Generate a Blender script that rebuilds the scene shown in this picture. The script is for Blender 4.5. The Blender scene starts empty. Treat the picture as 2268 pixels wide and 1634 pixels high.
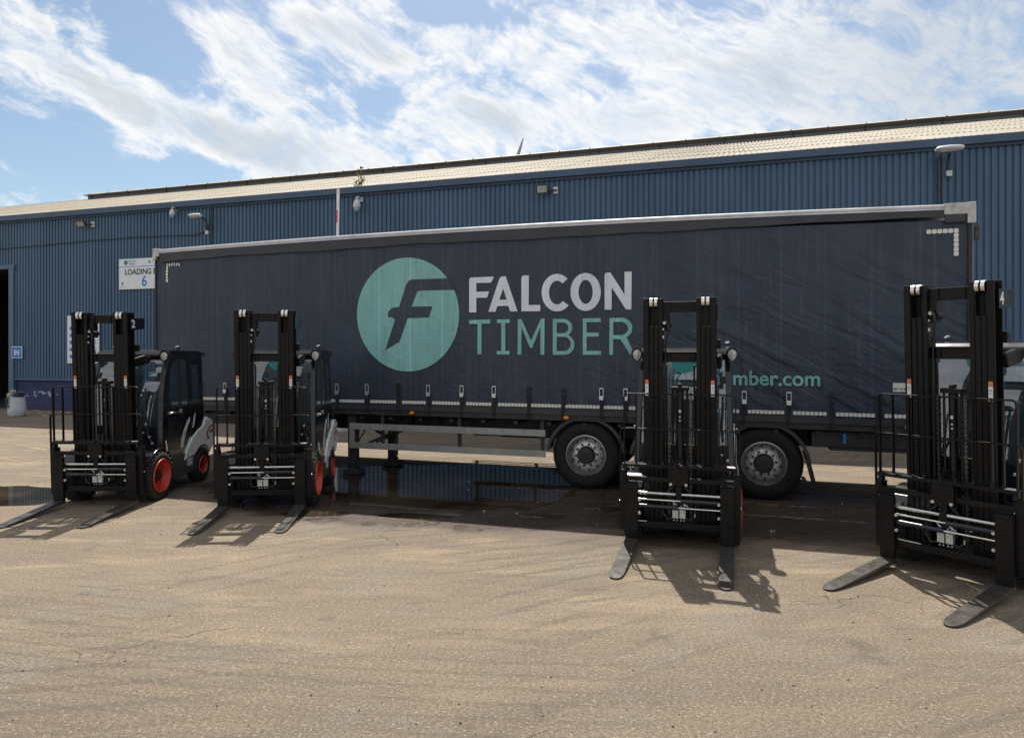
import bpy, bmesh, math, random
from mathutils import Vector, Matrix
random.seed(7)
S = bpy.context.scene
C = S.collection
rad = math.radians

# ---------------------------------------------------------------- camera
cam = bpy.data.cameras.new('camera'); camo = bpy.data.objects.new('camera', cam); C.objects.link(camo)
camo.location = (0, 0, 2.15); camo.rotation_euler = (rad(90), 0, 0)
cam.sensor_width = 36; cam.lens = 24.127; cam.shift_y = -0.0172
cam.clip_start = 0.05; cam.clip_end = 3000
S.camera = camo
S.view_settings.view_transform = 'Standard'; S.view_settings.look = 'None'
S.view_settings.gamma = 1; S.view_settings.exposure = .50
S.view_settings.use_curve_mapping = False

# ---------------------------------------------------------------- node helper
class NT:
    def __init__(s, tree): s.t = tree; s.n = tree.nodes; s.l = tree.links
    def new(s, typ, **kw):
        n = s.n.new(typ)
        for k, v in kw.items(): setattr(n, k, v)
        return n
    def put(s, sock, v):
        if hasattr(v, 'is_output'): s.l.new(v, sock)
        elif v is not None: sock.default_value = v
    def m(s, op, a, b=None, c=None, clamp=False):
        n = s.n.new('ShaderNodeMath'); n.operation = op; n.use_clamp = clamp
        s.put(n.inputs[0], a)
        if b is not None: s.put(n.inputs[1], b)
        if c is not None: s.put(n.inputs[2], c)
        return n.outputs[0]
    def vm(s, op, a, b=None):
        n = s.n.new('ShaderNodeVectorMath'); n.operation = op
        s.put(n.inputs[0], a)
        if b is not None: s.put(n.inputs[1], b)
        return n
    def noise(s, vec, scale, detail=4, rough=.55, dist=0.0, dim='3D'):
        n = s.n.new('ShaderNodeTexNoise'); n.noise_dimensions = dim
        if vec is not None: s.l.new(vec, n.inputs['Vector'])
        n.inputs['Scale'].default_value = scale; n.inputs['Detail'].default_value = detail
        n.inputs['Roughness'].default_value = rough; n.inputs['Distortion'].default_value = dist
        return n.outputs[0]
    def map(s, vec, loc=(0,0,0), rot=(0,0,0), sc=(1,1,1)):
        n = s.n.new('ShaderNodeMapping'); s.l.new(vec, n.inputs[0])
        n.inputs[1].default_value = loc; n.inputs[2].default_value = rot; n.inputs[3].default_value = sc
        return n.outputs[0]
    def rmap(s, vec, rot, sc, loc=(0,0,0)):
        return s.map(s.map(vec, rot=rot), loc=loc, sc=sc)      # turn first, then stretch
    def mr(s, v, a, b, c=0., d=1., smooth=True):
        n = s.n.new('ShaderNodeMapRange'); n.interpolation_type = 'SMOOTHSTEP' if smooth else 'LINEAR'
        s.put(n.inputs[0], v)
        for i, x in enumerate((a, b, c, d)): s.put(n.inputs[i+1], x)
        return n.outputs[0]
    def mix(s, f, a, b, blend='MIX'):
        n = s.n.new('ShaderNodeMix'); n.data_type = 'RGBA'; n.blend_type = blend
        s.put(n.inputs[0], f)
        s.put(n.inputs[6], a if hasattr(a, 'is_output') else (*a, 1) if len(a) == 3 else a)
        s.put(n.inputs[7], b if hasattr(b, 'is_output') else (*b, 1) if len(b) == 3 else b)
        return n.outputs[2]
    def bump(s, h, strength, dist, normal=None):
        n = s.n.new('ShaderNodeBump'); n.inputs['Strength'].default_value = strength
        n.inputs['Distance'].default_value = dist; s.l.new(h, n.inputs['Height'])
        if normal is not None: s.l.new(normal, n.inputs['Normal'])
        return n.outputs[0]

# ---------------------------------------------------------------- world
SUN_EL, SUN_AZ = 58.0, -1.0          # azimuth measured from +Y towards +X
W = bpy.data.worlds.new('World'); S.world = W; W.use_nodes = True
W.node_tree.nodes.clear(); w = NT(W.node_tree)
out = w.new('ShaderNodeOutputWorld'); bg = w.new('ShaderNodeBackground')
sky = w.new('ShaderNodeTexSky', sky_type='NISHITA'); sky.sun_disc = False
sky.sun_elevation = rad(SUN_EL); sky.sun_rotation = rad(SUN_AZ)
sky.air_density = 1.0; sky.dust_density = 1.0; sky.ozone_density = 1.2
tc = w.new('ShaderNodeTexCoord').outputs['Generated']
sep = w.new('ShaderNodeSeparateXYZ'); w.l.new(tc, sep.inputs[0])
dx, dy_, dz = sep.outputs
ysafe = w.m('MAXIMUM', dy_, 0.02)
cmb = w.new('ShaderNodeCombineXYZ')
w.put(cmb.inputs[0], w.m('DIVIDE', dx, ysafe)); w.put(cmb.inputs[1], w.m('DIVIDE', dz, ysafe))
ab = cmb.outputs[0]
front = w.mr(dy_, 0.1, 0.35)
def px(x, y): return ((x-1134)/1520., (778-y)/1520.)
# large cloud banks and gaps (direction, half length, half width, tilt, weight)
banks = [(170,180,270,42,-31,.55),(90,55,110,22,-50,.3),(420,270,330,52,-27,.50),(520,110,210,85,-48,.42),(640,60,120,60,-20,.25),
 (800,90,170,50,-25,.42),(640,330,360,70,-10,.50),(1120,120,210,70,-12,.38),(1010,240,260,60,-22,.25),(1230,270,330,80,0,.35),
 (1480,120,300,110,-15,.45),(1560,250,330,90,5,.45),(1750,110,190,140,0,.35),(2080,190,340,190,0,.30),
 (330,95,150,75,-25,-.50),(110,330,200,85,-10,-.45),(985,25,130,40,-5,-.45),(850,225,70,60,30,-.30),(1330,30,60,30,0,-.15),
 (300,400,330,45,5,-.22),(1090,170,60,25,0,-.15),(260,12,60,40,0,-.3)]
acc = None
for (x, y, a, b, t, wt) in banks:
    cx_, cy_ = px(x, y)
    v = w.vm('SUBTRACT', ab, (cx_, cy_, 0)).outputs[0]
    v = w.map(v, rot=(0, 0, rad(-t)))
    v = w.vm('MULTIPLY', v, (1520./a, 1520./b, 0)).outputs[0]
    d = w.vm('LENGTH', v).outputs['Value']
    g = w.mr(d, 1.25, 0.1, 0., wt)
    acc = g if acc is None else w.m('ADD', acc, g)
acc = w.m('ADD', w.m('MULTIPLY', acc, front), w.m('MULTIPLY', w.m('SUBTRACT', 1., front), .42))   # extra unseen cloud added behind the camera to raise the fill light
nv = w.rmap(tc, (0, rad(-27), 0), (1.0, 1.3, 2.3))
warp = w.new('ShaderNodeTexNoise'); warp.inputs['Scale'].default_value = 5; warp.inputs['Detail'].default_value = 3; w.l.new(tc, warp.inputs['Vector'])
wv = w.vm('SCALE', w.vm('SUBTRACT', warp.outputs[1], (.5, .5, .5)).outputs[0]); wv.inputs[3].default_value = .22
nv2 = w.vm('ADD', nv, wv.outputs[0]).outputs[0]
n1 = w.noise(nv2, 4.6, 14, .64)
nv3 = w.vm('ADD', w.rmap(tc, (0, rad(-14), 0), (1.0, 1.3, 1.9), (3, 1, 2)), wv.outputs[0]).outputs[0]
n2 = w.noise(nv3, 19, 12, .66)
streak = w.noise(w.map(nv2, sc=(.5, 1, 3.2)), 11, 9, .62)
dens = w.m('ADD', w.m('MULTIPLY', n1, 1.25), w.m('MULTIPLY', n2, 1.15))
dens = w.m('ADD', dens, w.m('MULTIPLY', streak, .6))
dens = w.m('ADD', dens, w.m('SUBTRACT', acc, 1.44))
cover = w.mr(dens, -0.06, 0.40)
n3 = w.noise(w.rmap(nv2, (0, rad(8), 0), (1, 1, 1.8)), 34, 9, .68)
cover = w.m('MULTIPLY', w.m('POWER', cover, .8), w.mr(w.m('ADD', w.m('MULTIPLY', n2, .6), w.m('MULTIPLY', n3, .4)), .36, .60, .50, .98))
thick = w.mr(w.m('ADD', dens, w.m('MULTIPLY', n1, .4)), .55, 1.1)
# thick patches are grey underneath; the thin bright cloud carries the light of the sun behind it
ccol = w.mix(thick, (8.0, 8.05, 8.05), (5.5, 5.85, 6.2))
veil = w.m('MULTIPLY', w.mr(w.m('DIVIDE', dx, ysafe), .28, .62), front)
ccol = w.mix(w.m('MULTIPLY', veil, .55), ccol, (3.5, 4.15, 4.95))
skyc = w.mix(1.0, sky.outputs[0], (.94, .98, .95), 'MULTIPLY')
col = w.mix(cover, skyc, ccol)
low = w.mr(dz, .03, -.02)
col = w.mix(low, col, (1.3, 1.2, 1.05))
w.l.new(col, bg.inputs[0]); bg.inputs[1].default_value = 0.088; w.l.new(bg.outputs[0], out.inputs[0])

# ---------------------------------------------------------------- sun
sl = bpy.data.lights.new('sun', 'SUN'); sl.energy = 5.0; sl.angle = rad(.55); sl.color = (1, .95, .86)
so = bpy.data.objects.new('sun', sl); C.objects.link(so)
sd = Vector((math.sin(rad(SUN_AZ))*math.cos(rad(SUN_EL)), math.cos(rad(SUN_AZ))*math.cos(rad(SUN_EL)), math.sin(rad(SUN_EL))))
so.rotation_euler = sd.to_track_quat('Z', 'Y').to_euler(); so.location = sd*60

# ---------------------------------------------------------------- materials
M = {}
def mat(name):
    m = bpy.data.materials.new(name); m.use_nodes = True
    nt = NT(m.node_tree); p = m.node_tree.nodes['Principled BSDF']; M[name] = m
    return m, nt, p
def simple(name, col, rough=.5, metal=0., var=.12, nscale=6., bump=0., bscale=80., bdist=.002, dirt=None, dirtamt=.3, spec=.5, rvar=.12):
    m, n, p = mat(name)
    co = n.new('ShaderNodeTexCoord').outputs['Object']
    f = n.noise(co, nscale, 6, .6)
    a = tuple(max(0, c*(1-var)) for c in col); b = tuple(min(1, c*(1+var)) for c in col)
    c = n.mix(n.mr(f, .3, .7), a, b)
    if dirt:
        g = n.noise(n.map(co, sc=(1, 1, .45)), nscale*2.7, 8, .68)
        c = n.mix(n.m('MULTIPLY', n.mr(g, .48, .72), dirtamt), c, dirt)
    n.l.new(c, p.inputs['Base Color'])
    n.l.new(n.m('ADD', n.m('MULTIPLY', n.m('SUBTRACT', f, .5), rvar*2), rough, clamp=True), p.inputs['Roughness'])
    p.inputs['Metallic'].default_value = metal
    p.inputs['Specular IOR Level'].default_value = spec
    if bump:
        n.l.new(n.bump(n.noise(co, bscale, 4, .6), bump, bdist), p.inputs['Normal'])
    return m
simple('mast_paint', (.0065, .0060, .0063), .40, 0, .25, 9, .25, 240, .0006, dirt=(.05, .043, .038), dirtamt=.12, spec=.22, rvar=.15)
simple('gloss_black', (.008, .009, .012), .16, 0, .2, 5, rvar=.05, dirt=(.04, .04, .045), dirtamt=.15)
simple('navy_black', (.010, .013, .022), .25, 0, .2, 5)
simple('fork_steel', (.055, .050, .046), .38, .3, .3, 11, .2, 120, .001, dirt=(.16, .13, .10), dirtamt=.45)
simple('tyre_rubber', (.014, .014, .014), .75, 0, .3, 12, .3, 120, .002, dirt=(.09, .075, .06), dirtamt=.5)
simple('truck_tyre', (.010, .010, .011), .7, 0, .3, 8, .3, 90, .002, dirt=(.06, .055, .05), dirtamt=.3, spec=.3)
simple('rim_red', (.52, .045, .02), .38, 0, .12, 8, dirt=(.16, .07, .05), dirtamt=.35)
simple('rim_dark', (.02, .02, .02), .5)
simple('body_white', (.80, .82, .84), .3, 0, .05, 4, dirt=(.36, .34, .31), dirtamt=.3)
simple('skirt_grey', (.055, .055, .06), .42, 0, .15, 6, dirt=(.16, .14, .12), dirtamt=.3)
simple('chrome', (.72, .71, .70), .14, 1, .1, 20)
simple('rod_steel', (.55, .55, .56), .2, 1, .15, 30)
simple('zinc_block', (.55, .56, .56), .45, .6, .2, 40)
simple('bolt_white', (.62, .62, .6), .35, .6, .1, 30)
simple('sticker_orange', (.75, .17, .03), .5); simple('sticker_white', (.7, .7, .7), .45, 0, .08, 60)
simple('sticker_ink', (.25, .26, .3), .5); simple('sticker_red', (.5, .03, .03), .5)
simple('teal_print', (.01, .20, .20), .35)
simple('seat_black', (.02, .02, .022), .7); simple('seat_red', (.25, .03, .03), .7)
simple('hose_black', (.012, .012, .012), .45)
simple('chain_steel', (.10, .10, .10), .35, .8, .4, 60)
simple('lamp_lens', (.42, .43, .42), .15, .2, .15, 50)
simple('cream_label', (.6, .55, .4), .5)
# trailer
simple('alu_rail', (.50, .50, .53), .42, .25, .10, 2.5, dirt=(.20, .20, .21), dirtamt=.35)
simple('alu_cap', (.46, .45, .44), .45, .3, .15, 8, dirt=(.16, .16, .16), dirtamt=.5)
simple('guard_alu', (.30, .30, .285), .5, .25, .10, 3, dirt=(.13, .12, .11), dirtamt=.5)
simple('chassis_dark', (.022, .023, .026), .6, 0, .3, 4, dirt=(.08, .07, .06), dirtamt=.4)
simple('mudguard', (.03, .033, .04), .6, 0, .2, 5, dirt=(.12, .11, .10), dirtamt=.4)
simple('strap_web', (.012, .014, .018), .75, 0, .2, 30)
simple('buckle_silver', (.62, .64, .67), .3, .7, .1, 40)
simple('buckle_dark', (.05, .05, .055), .4, .6, .3, 40)
simple('reflector', (.66, .66, .60), .4, 0, .10, 12, dirt=(.35, .34, .30), dirtamt=.35)
simple('amber_lens', (.75, .26, .02), .25)
simple('hub_dark', (.012, .013, .015), .4)
simple('rim_steel', (.26, .265, .28), .28, .75, .2, 10, dirt=(.10, .085, .07), dirtamt=.5)
simple('rim_disc', (.78, .75, .72), .5, .3, .2, 18, dirt=(.14, .10, .08), dirtamt=.75)
# building and furniture
simple('galv_grey', (.33, .35, .38), .5, .3, .15, 3, dirt=(.2, .2, .2), dirtamt=.3)
simple('light_grey', (.5, .52, .55), .45, 0, .08, 6)
simple('flood_black', (.02, .02, .022), .5); simple('flood_glass', (.32, .33, .30), .25)
simple('sign_white', (.66, .70, .74), .5, 0, .03, 3, dirt=(.5, .52, .55), dirtamt=.25)
simple('sign_blue', (.01, .16, .48), .5); simple('sign_dark', (.035, .04, .05), .5); simple('sign_green', (.1, .25, .08), .5)
simple('sign_grey', (.35, .4, .45), .5)
simple('pipe_dark', (.025, .04, .06), .5); simple('wire_dark', (.012, .018, .03), .6)
simple('monitor_grey', (.115, .125, .14), .6, 0, .15, 1.2, dirt=(.05, .05, .055), dirtamt=.4)
simple('cap_cream', (.36, .33, .27), .7, 0, .12, 2, dirt=(.28, .25, .2), dirtamt=.4)
simple('barrier_white', (.68, .69, .7), .4); simple('barrier_red', (.5, .05, .04), .4)
simple('turbine_grey', (.30, .31, .33), .5); simple('weed_brown', (.16, .12, .05), .8); simple('weed_green', (.07, .09, .03), .8)
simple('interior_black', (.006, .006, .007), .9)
simple('stone_dark', (.05, .045, .04), .85, 0, .4, 60); simple('stone_pale', (.45, .42, .37), .85, 0, .2, 60)
simple('bag_cloth', (.50, .52, .55), .85, 0, .10, 8, .5, 40, .004, dirt=(.25, .26, .27), dirtamt=.5)
simple('rubbish_tan', (.42, .34, .2), .8); simple('rubbish_blue', (.04, .16, .26), .7); simple('rubbish_dark', (.012, .014, .02), .7); simple('rubbish_green', (.02, .06, .05), .7)

def glassm(name, tint, refl=.10):
    m = bpy.data.materials.new(name); m.use_nodes = True; n = NT(m.node_tree); n.n.clear(); M[name] = m
    o = n.new('ShaderNodeOutputMaterial'); tr = n.new('ShaderNodeBsdfTransparent'); gl = n.new('ShaderNodeBsdfGlossy')
    tr.inputs[0].default_value = (*tint, 1); gl.inputs['Roughness'].default_value = .02
    fr = n.new('ShaderNodeFresnel'); fr.inputs[0].default_value = 1.5
    f = n.m('ADD', n.m('MULTIPLY', fr.outputs[0], 1.6), refl-.05, clamp=True)
    mx = n.new('ShaderNodeMixShader'); n.l.new(f, mx.inputs[0]); n.l.new(tr.outputs[0], mx.inputs[1]); n.l.new(gl.outputs[0], mx.inputs[2])
    df = n.new('ShaderNodeBsdfDiffuse'); df.inputs[0].default_value = (.22, .36, .44, 1); m2 = n.new('ShaderNodeMixShader')
    g = n.noise(n.new('ShaderNodeTexCoord').outputs['Object'], 3, 5, .6)
    n.l.new(n.mr(g, .3, .7, .05, .13), m2.inputs[0]); n.l.new(mx.outputs[0], m2.inputs[1]); n.l.new(df.outputs[0], m2.inputs[2])
    n.l.new(m2.outputs[0], o.inputs[0])
glassm('cab_glass', (.70, .85, .93), .20)

# curtain cloth: woven PVC with seams, streaks and slack wrinkles
def curtain_material(name, col, light, dirtc, amt):
    m, n, p = mat(name)
    co = n.new('ShaderNodeTexCoord').outputs['Object']
    sp = n.new('ShaderNodeSeparateXYZ'); n.l.new(co, sp.inputs[0])
    f = n.noise(n.map(co, sc=(1, 1, .35)), 1.6, 7, .6)
    c = n.mix(n.mr(f, .3, .7), col, light)
    st = n.noise(n.map(co, sc=(9, 1, .5)), 1.5, 6, .7)
    c = n.mix(n.m('MULTIPLY', n.mr(st, .5, .72), amt), c, dirtc)
    bl = n.noise(n.map(co, sc=(1, 1, 2.6)), 4, 9, .72)
    c = n.mix(n.m('MULTIPLY', n.mr(bl, .56, .72), amt*.9), c, dirtc)
    wv = n.noise(co, 190, 2, .5)
    c = n.mix(n.m('MULTIPLY', wv, .25), c, (0, 0, 0))
    # vertical welds about every 0.58 m
    fr = n.m('FRACT', n.m('DIVIDE', n.m('ADD', sp.outputs[0], .13), .583))
    seam = n.m('LESS_THAN', n.m('ABSOLUTE', n.m('SUBTRACT', fr, .5)), .018)
    c = n.mix(n.m('MULTIPLY', seam, .22), c, tuple(min(1, x*1.9+.01) for x in light))
    n.l.new(c, p.inputs['Base Color']); p.inputs['Roughness'].default_value = .5
    p.inputs['Specular IOR Level'].default_value = .35
    wr = n.noise(n.rmap(co, (0, rad(-30), 0), (.42, 1, 2.2)), 2.0, 4, .5, .5)
    rgt = n.mr(sp.outputs[0], 7.5, 11.0, .22, 1.)
    lowz = n.mr(sp.outputs[2], 3.9, 2.2, .25, 1.)
    h = n.m('MULTIPLY', wr, n.m('MULTIPLY', rgt, lowz))
    nb = n.bump(h, 1.0, .070)
    h2 = n.noise(n.rmap(co, (0, rad(-20), 0), (1, 1, 2.2)), 5, 4, .6)
    nb = n.bump(h2, .55, .010, nb)
    n.l.new(nb, p.inputs['Normal'])
curtain_material('curtain_navy', (.028, .039, .064), (.041, .054, .083), (.080, .088, .100), .75)
curtain_material('print_teal', (.21, .46, .445), (.26, .54, .525), (.15, .27, .26), .75)
curtain_material('print_white', (.70, .74, .81), (.78, .82, .88), (.4, .41, .43), .5)
simple('valance_dark', (.028, .031, .038), .5, 0, .2, 3)

# painted steel cladding
def cladding_material():
    m, n, p = mat('cladding_blue')
    co = n.new('ShaderNodeTexCoord').outputs['Object']
    oi = n.new('ShaderNodeObjectInfo').outputs['Random']
    ge = n.new('ShaderNodeNewGeometry').outputs['Position']
    f = n.noise(n.map(ge, sc=(1, 1, .25)), .8, 7, .62)
    c = n.mix(n.mr(f, .3, .7), (.046, .092, .160), (.063, .120, .200))
    c = n.mix(n.m('MULTIPLY', oi, .28), c, (.046, .100, .185))
    st = n.noise(n.map(ge, sc=(6, 6, .35)), 2.2, 7, .7)
    c = n.mix(n.m('MULTIPLY', n.mr(st, .50, .74), .48), c, (.028, .042, .066))
    n.l.new(c, p.inputs['Base Color']); p.inputs['Roughness'].default_value = .45
    p.inputs['Specular IOR Level'].default_value = .4
cladding_material()
simple('fascia_blue', (.040, .075, .135), .5, 0, .12, .8, dirt=(.03, .045, .07), dirtamt=.4)
simple('frame_blue', (.06, .12, .20), .5, 0, .12, 2, dirt=(.03, .04, .05), dirtamt=.4)
# dwarf wall: dark blue masonry paint, flaking
m, n, p = mat('dwarf_paint')
co = n.new('ShaderNodeTexCoord').outputs['Object']
fl = n.noise(n.map(co, sc=(1.2, 1, 2.4)), 2.3, 10, .68)
sp = n.new('ShaderNodeSeparateXYZ'); n.l.new(co, sp.inputs[0])
band = n.mr(n.m('ABSOLUTE', n.m('SUBTRACT', sp.outputs[2], .60)), .38, .02, -.12, .045)
msk = n.mr(n.m('ADD', fl, band), .60, .615)
c = n.mix(n.mr(n.noise(co, 1.4, 5), .3, .7), (.018, .024, .085), (.028, .036, .115))
c = n.mix(msk, c, (.34, .38, .46))
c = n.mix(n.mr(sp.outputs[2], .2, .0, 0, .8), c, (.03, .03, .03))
n.l.new(c, p.inputs['Base Color']); p.inputs['Roughness'].default_value = .75
n.l.new(n.bump(msk, .4, -.004), p.inputs['Normal'])
# fibre-cement roof
m, n, p = mat('roof_cement')
ge = n.new('ShaderNodeNewGeometry').outputs['Position']
oi = n.new('ShaderNodeObjectInfo').outputs['Random']
f = n.noise(ge, .35, 8, .62)
c = n.mix(n.mr(f, .3, .7), (.225, .195, .145), (.285, .25, .19))
c = n.mix(n.mr(oi, .955, .97), c, (.18, .135, .09))
g = n.noise(n.map(ge, sc=(1, .35, .35)), 2.4, 9, .7)
c = n.mix(n.m('MULTIPLY', n.mr(g, .52, .74), .5), c, (.135, .115, .08))
n.l.new(c, p.inputs['Base Color']); p.inputs['Roughness'].default_value = .8

# yard surface
def yard_material():
    m, n, p = mat('yard_asphalt')
    co = n.new('ShaderNodeTexCoord').outputs['Object']
    sy = n.new('ShaderNodeSeparateXYZ'); n.l.new(co, sy.inputs[0]); ys = sy.outputs[1]     # the swept dust lies nearer the trucks
    big = n.noise(n.map(co, rot=(0, 0, rad(17)), sc=(.35, 1, 1)), .55, 6, .6, .4)
    med = n.noise(n.map(co, rot=(0, 0, rad(8)), sc=(.28, 1, 1)), 2.3, 8, .68, .5)
    fine = n.noise(co, 22, 6, .72)
    grain = n.noise(co, 120, 3, .7)
    grit = n.noise(co, 330, 2, .7)
    c = n.mix(n.mr(big, .32, .68), (.150, .112, .079), (.212, .162, .112))
    c = n.mix(n.mr(ys, 6.5, 2.5, 0., .38), c, (.118, .090, .070))
    # pale dried dust swept in arcs
    c = n.mix(n.m('MULTIPLY', n.m('MULTIPLY', n.mr(med, .46, .70), .75), n.mr(ys, 3.0, 7.0, .14, 1.)), c, (.350, .268, .165))
    dk = n.noise(n.map(co, loc=(7, 3, 0), rot=(0, 0, rad(10)), sc=(.22, 1, 1)), 3.3, 9, .72, .8)
    c = n.mix(n.m('MULTIPLY', n.mr(dk, .47, .66), .72), c, (.125, .104, .085))
    pt = n.noise(n.map(co, loc=(2, 9, 0)), .9, 8, .7)
    c = n.mix(n.m('MULTIPLY', n.mr(pt, .52, .66), .5), c, (.185, .172, .155))
    c = n.mix(n.m('MULTIPLY', n.mr(fine, .5, .75), .45), c, (.135, .112, .088))
    c = n.mix(n.m('MULTIPLY', n.mr(grain, .50, .66), .7), c, (.075, .062, .050))
    c = n.mix(n.m('MULTIPLY', n.mr(grain, .48, .34), .6), c, (.42, .36, .285))
    mid = n.noise(n.map(co, sc=(.7, 1, 1)), 55, 5, .7)
    c = n.mix(n.m('MULTIPLY', n.mr(mid, .50, .62), .6), c, (.085, .070, .054))
    c = n.mix(n.m('MULTIPLY', n.mr(mid, .47, .36), .5), c, (.40, .335, .25))
    thin = n.noise(n.map(co, rot=(0, 0, rad(6)), sc=(.16, 1, 1)), 9, 8, .74, .7)
    c = n.mix(n.m('MULTIPLY', n.mr(thin, .56, .70), .6), c, (.10, .082, .064))
    for (cx_, cy_, s_, amt) in ((-6, 24, 1.1, .30), (9, -7, .9, .26), (2, 31, 1.7, .22)):      # curved tyre tracks
        wv = n.new('ShaderNodeTexWave'); wv.wave_type = 'RINGS'; wv.rings_direction = 'Z'; wv.inputs['Scale'].default_value = s_
        wv.inputs['Distortion'].default_value = 1.6; wv.inputs['Detail'].default_value = 5; wv.inputs['Detail Scale'].default_value = 1.4
        n.l.new(n.map(co, loc=(-cx_, -cy_, 0)), wv.inputs['Vector'])
        mk = n.noise(n.map(co, loc=(cx_, 0, 3)), .35, 4, .55)
        c = n.mix(n.m('MULTIPLY', n.m('MULTIPLY', n.mr(wv.outputs['Fac'], .80, .97), n.mr(mk, .48, .62)), n.m('MULTIPLY', n.mr(fine, .35, .6), amt*2.6)), c, (.105, .088, .070))
    oil = n.noise(n.map(co, loc=(4, 1, 0)), 1.1, 7, .62)
    c = n.mix(n.m('MULTIPLY', n.mr(oil, .62, .68), .45), c, (.085, .074, .062))
    vo = n.new('ShaderNodeTexVoronoi'); vo.inputs['Scale'].default_value = 42; n.l.new(co, vo.inputs['Vector'])
    rs = n.new('ShaderNodeSeparateColor'); n.l.new(vo.outputs['Color'], rs.inputs[0])
    chip = n.m('MULTIPLY', n.m('LESS_THAN', vo.outputs['Distance'], .28), n.m('GREATER_THAN', rs.outputs[0], .96))
    c = n.mix(n.m('MULTIPLY', chip, .65), c, (.44, .40, .34))
    hole = n.m('MULTIPLY', n.m('LESS_THAN', vo.outputs['Distance'], .22), n.m('LESS_THAN', rs.outputs[1], .05))
    c = n.mix(n.m('MULTIPLY', hole, .7), c, (.05, .042, .035))
    # hairline cracks
    cv = n.new('ShaderNodeTexVoronoi'); cv.feature = 'DISTANCE_TO_EDGE'; cv.inputs['Scale'].default_value = .42
    cw = n.new('ShaderNodeTexNoise'); cw.inputs['Scale'].default_value = 1.7; cw.inputs['Detail'].default_value = 8; n.l.new(co, cw.inputs['Vector'])
    cs = n.vm('SCALE', cw.outputs[1]); cs.inputs[3].default_value = 1.3
    n.l.new(n.vm('ADD', co, cs.outputs[0]).outputs[0], cv.inputs['Vector'])
    crm = n.noise(co, .5, 3, .5)
    crack = n.m('MULTIPLY', n.mr(n.m('ADD', cv.outputs['Distance'], n.m('MULTIPLY', fine, .008)), .0095, .003), n.mr(crm, .53, .60))
    c = n.mix(n.m('MULTIPLY', crack, .75), c, (.04, .034, .03))
    # wet apron around the standing water, widened and darkened to paint in trailer shade
    def wet_shade_mask(cx, cy, a, b, rot, e0, e1):
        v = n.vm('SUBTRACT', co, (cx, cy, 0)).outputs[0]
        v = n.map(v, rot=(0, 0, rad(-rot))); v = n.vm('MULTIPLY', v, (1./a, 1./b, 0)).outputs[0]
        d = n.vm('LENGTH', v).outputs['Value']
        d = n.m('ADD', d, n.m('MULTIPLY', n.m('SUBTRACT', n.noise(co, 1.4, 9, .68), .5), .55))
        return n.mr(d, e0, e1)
    wet_shade = n.m('MULTIPLY', wet_shade_mask(1.6, 9.95, 7.2, 1.75, -17.7, 1.15, .85), .97)  # real wet plus painted shade along the trailer's shadow
    wet_shade = n.m('MAXIMUM', wet_shade, wet_shade_mask(-.9, 10.6, 4.0, 2.2, -12, 1.15, .95), wet_shade_mask(-8.6, 10.3, 2.6, .8, 0, 1.12, 1.0))
    wet_shade = n.m('MAXIMUM', wet_shade, n.m('MULTIPLY', wet_shade_mask(4.3, 7.9, 1.9, .7, -17, 1.1, .7), .6))
    wet_shade = n.m('MAXIMUM', wet_shade, n.m('MULTIPLY', wet_shade_mask(1.0, 8.0, 1.5, .55, -14, 1.1, .6), .5))
    c = n.mix(n.m('MULTIPLY', wet_shade, .9), c, n.mix(1., c, (.24, .205, .185), 'MULTIPLY'))
    n.l.new(c, p.inputs['Base Color'])
    r = n.m('SUBTRACT', n.m('ADD', .86, n.m('MULTIPLY', grain, .1)), n.m('MULTIPLY', wet_shade, n.mr(n.noise(co, 1.8, 7, .65), .38, .6, .40, .74)))
    n.l.new(r, p.inputs['Roughness']); p.inputs['Specular IOR Level'].default_value = .3
    h = n.m('ADD', n.m('MULTIPLY', grain, .55), n.m('ADD', n.m('MULTIPLY', fine, .6), n.m('MULTIPLY', grit, .25)))
    h = n.m('SUBTRACT', h, n.m('MULTIPLY', crack, 1.2))
    n.l.new(n.bump(h, .9, .013), p.inputs['Normal'])
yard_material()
m, n, p = mat('puddle_water')
co = n.new('ShaderNodeTexCoord').outputs['Object']
n.l.new(n.mix(n.mr(n.noise(co, .8, 5), .35, .65), (.018, .015, .011), (.065, .050, .033)), p.inputs['Base Color'])
p.inputs['Roughness'].default_value = .015; p.inputs['IOR'].default_value = 1.33; p.inputs['Specular IOR Level'].default_value = .6
n.l.new(n.bump(n.noise(co, 5, 3, .5), .05, .004), p.inputs['Normal'])
def worn(name, col):
    m = bpy.data.materials.new(name); m.use_nodes = True; n = NT(m.node_tree); M[name] = m
    p = m.node_tree.nodes['Principled BSDF']; p.inputs['Base Color'].default_value = (*col, 1); p.inputs['Roughness'].default_value = .8
    co = n.new('ShaderNodeTexCoord').outputs['Object']
    a = n.mr(n.noise(co, 7, 9, .75), .42, .60); b = n.mr(n.noise(co, .6, 4), .35, .6)
    n.l.new(n.m('MULTIPLY', n.m('MULTIPLY', a, b), .75), p.inputs['Alpha'])
worn('worn_white', (.42, .39, .33)); worn('worn_yellow', (.50, .42, .20))

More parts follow.
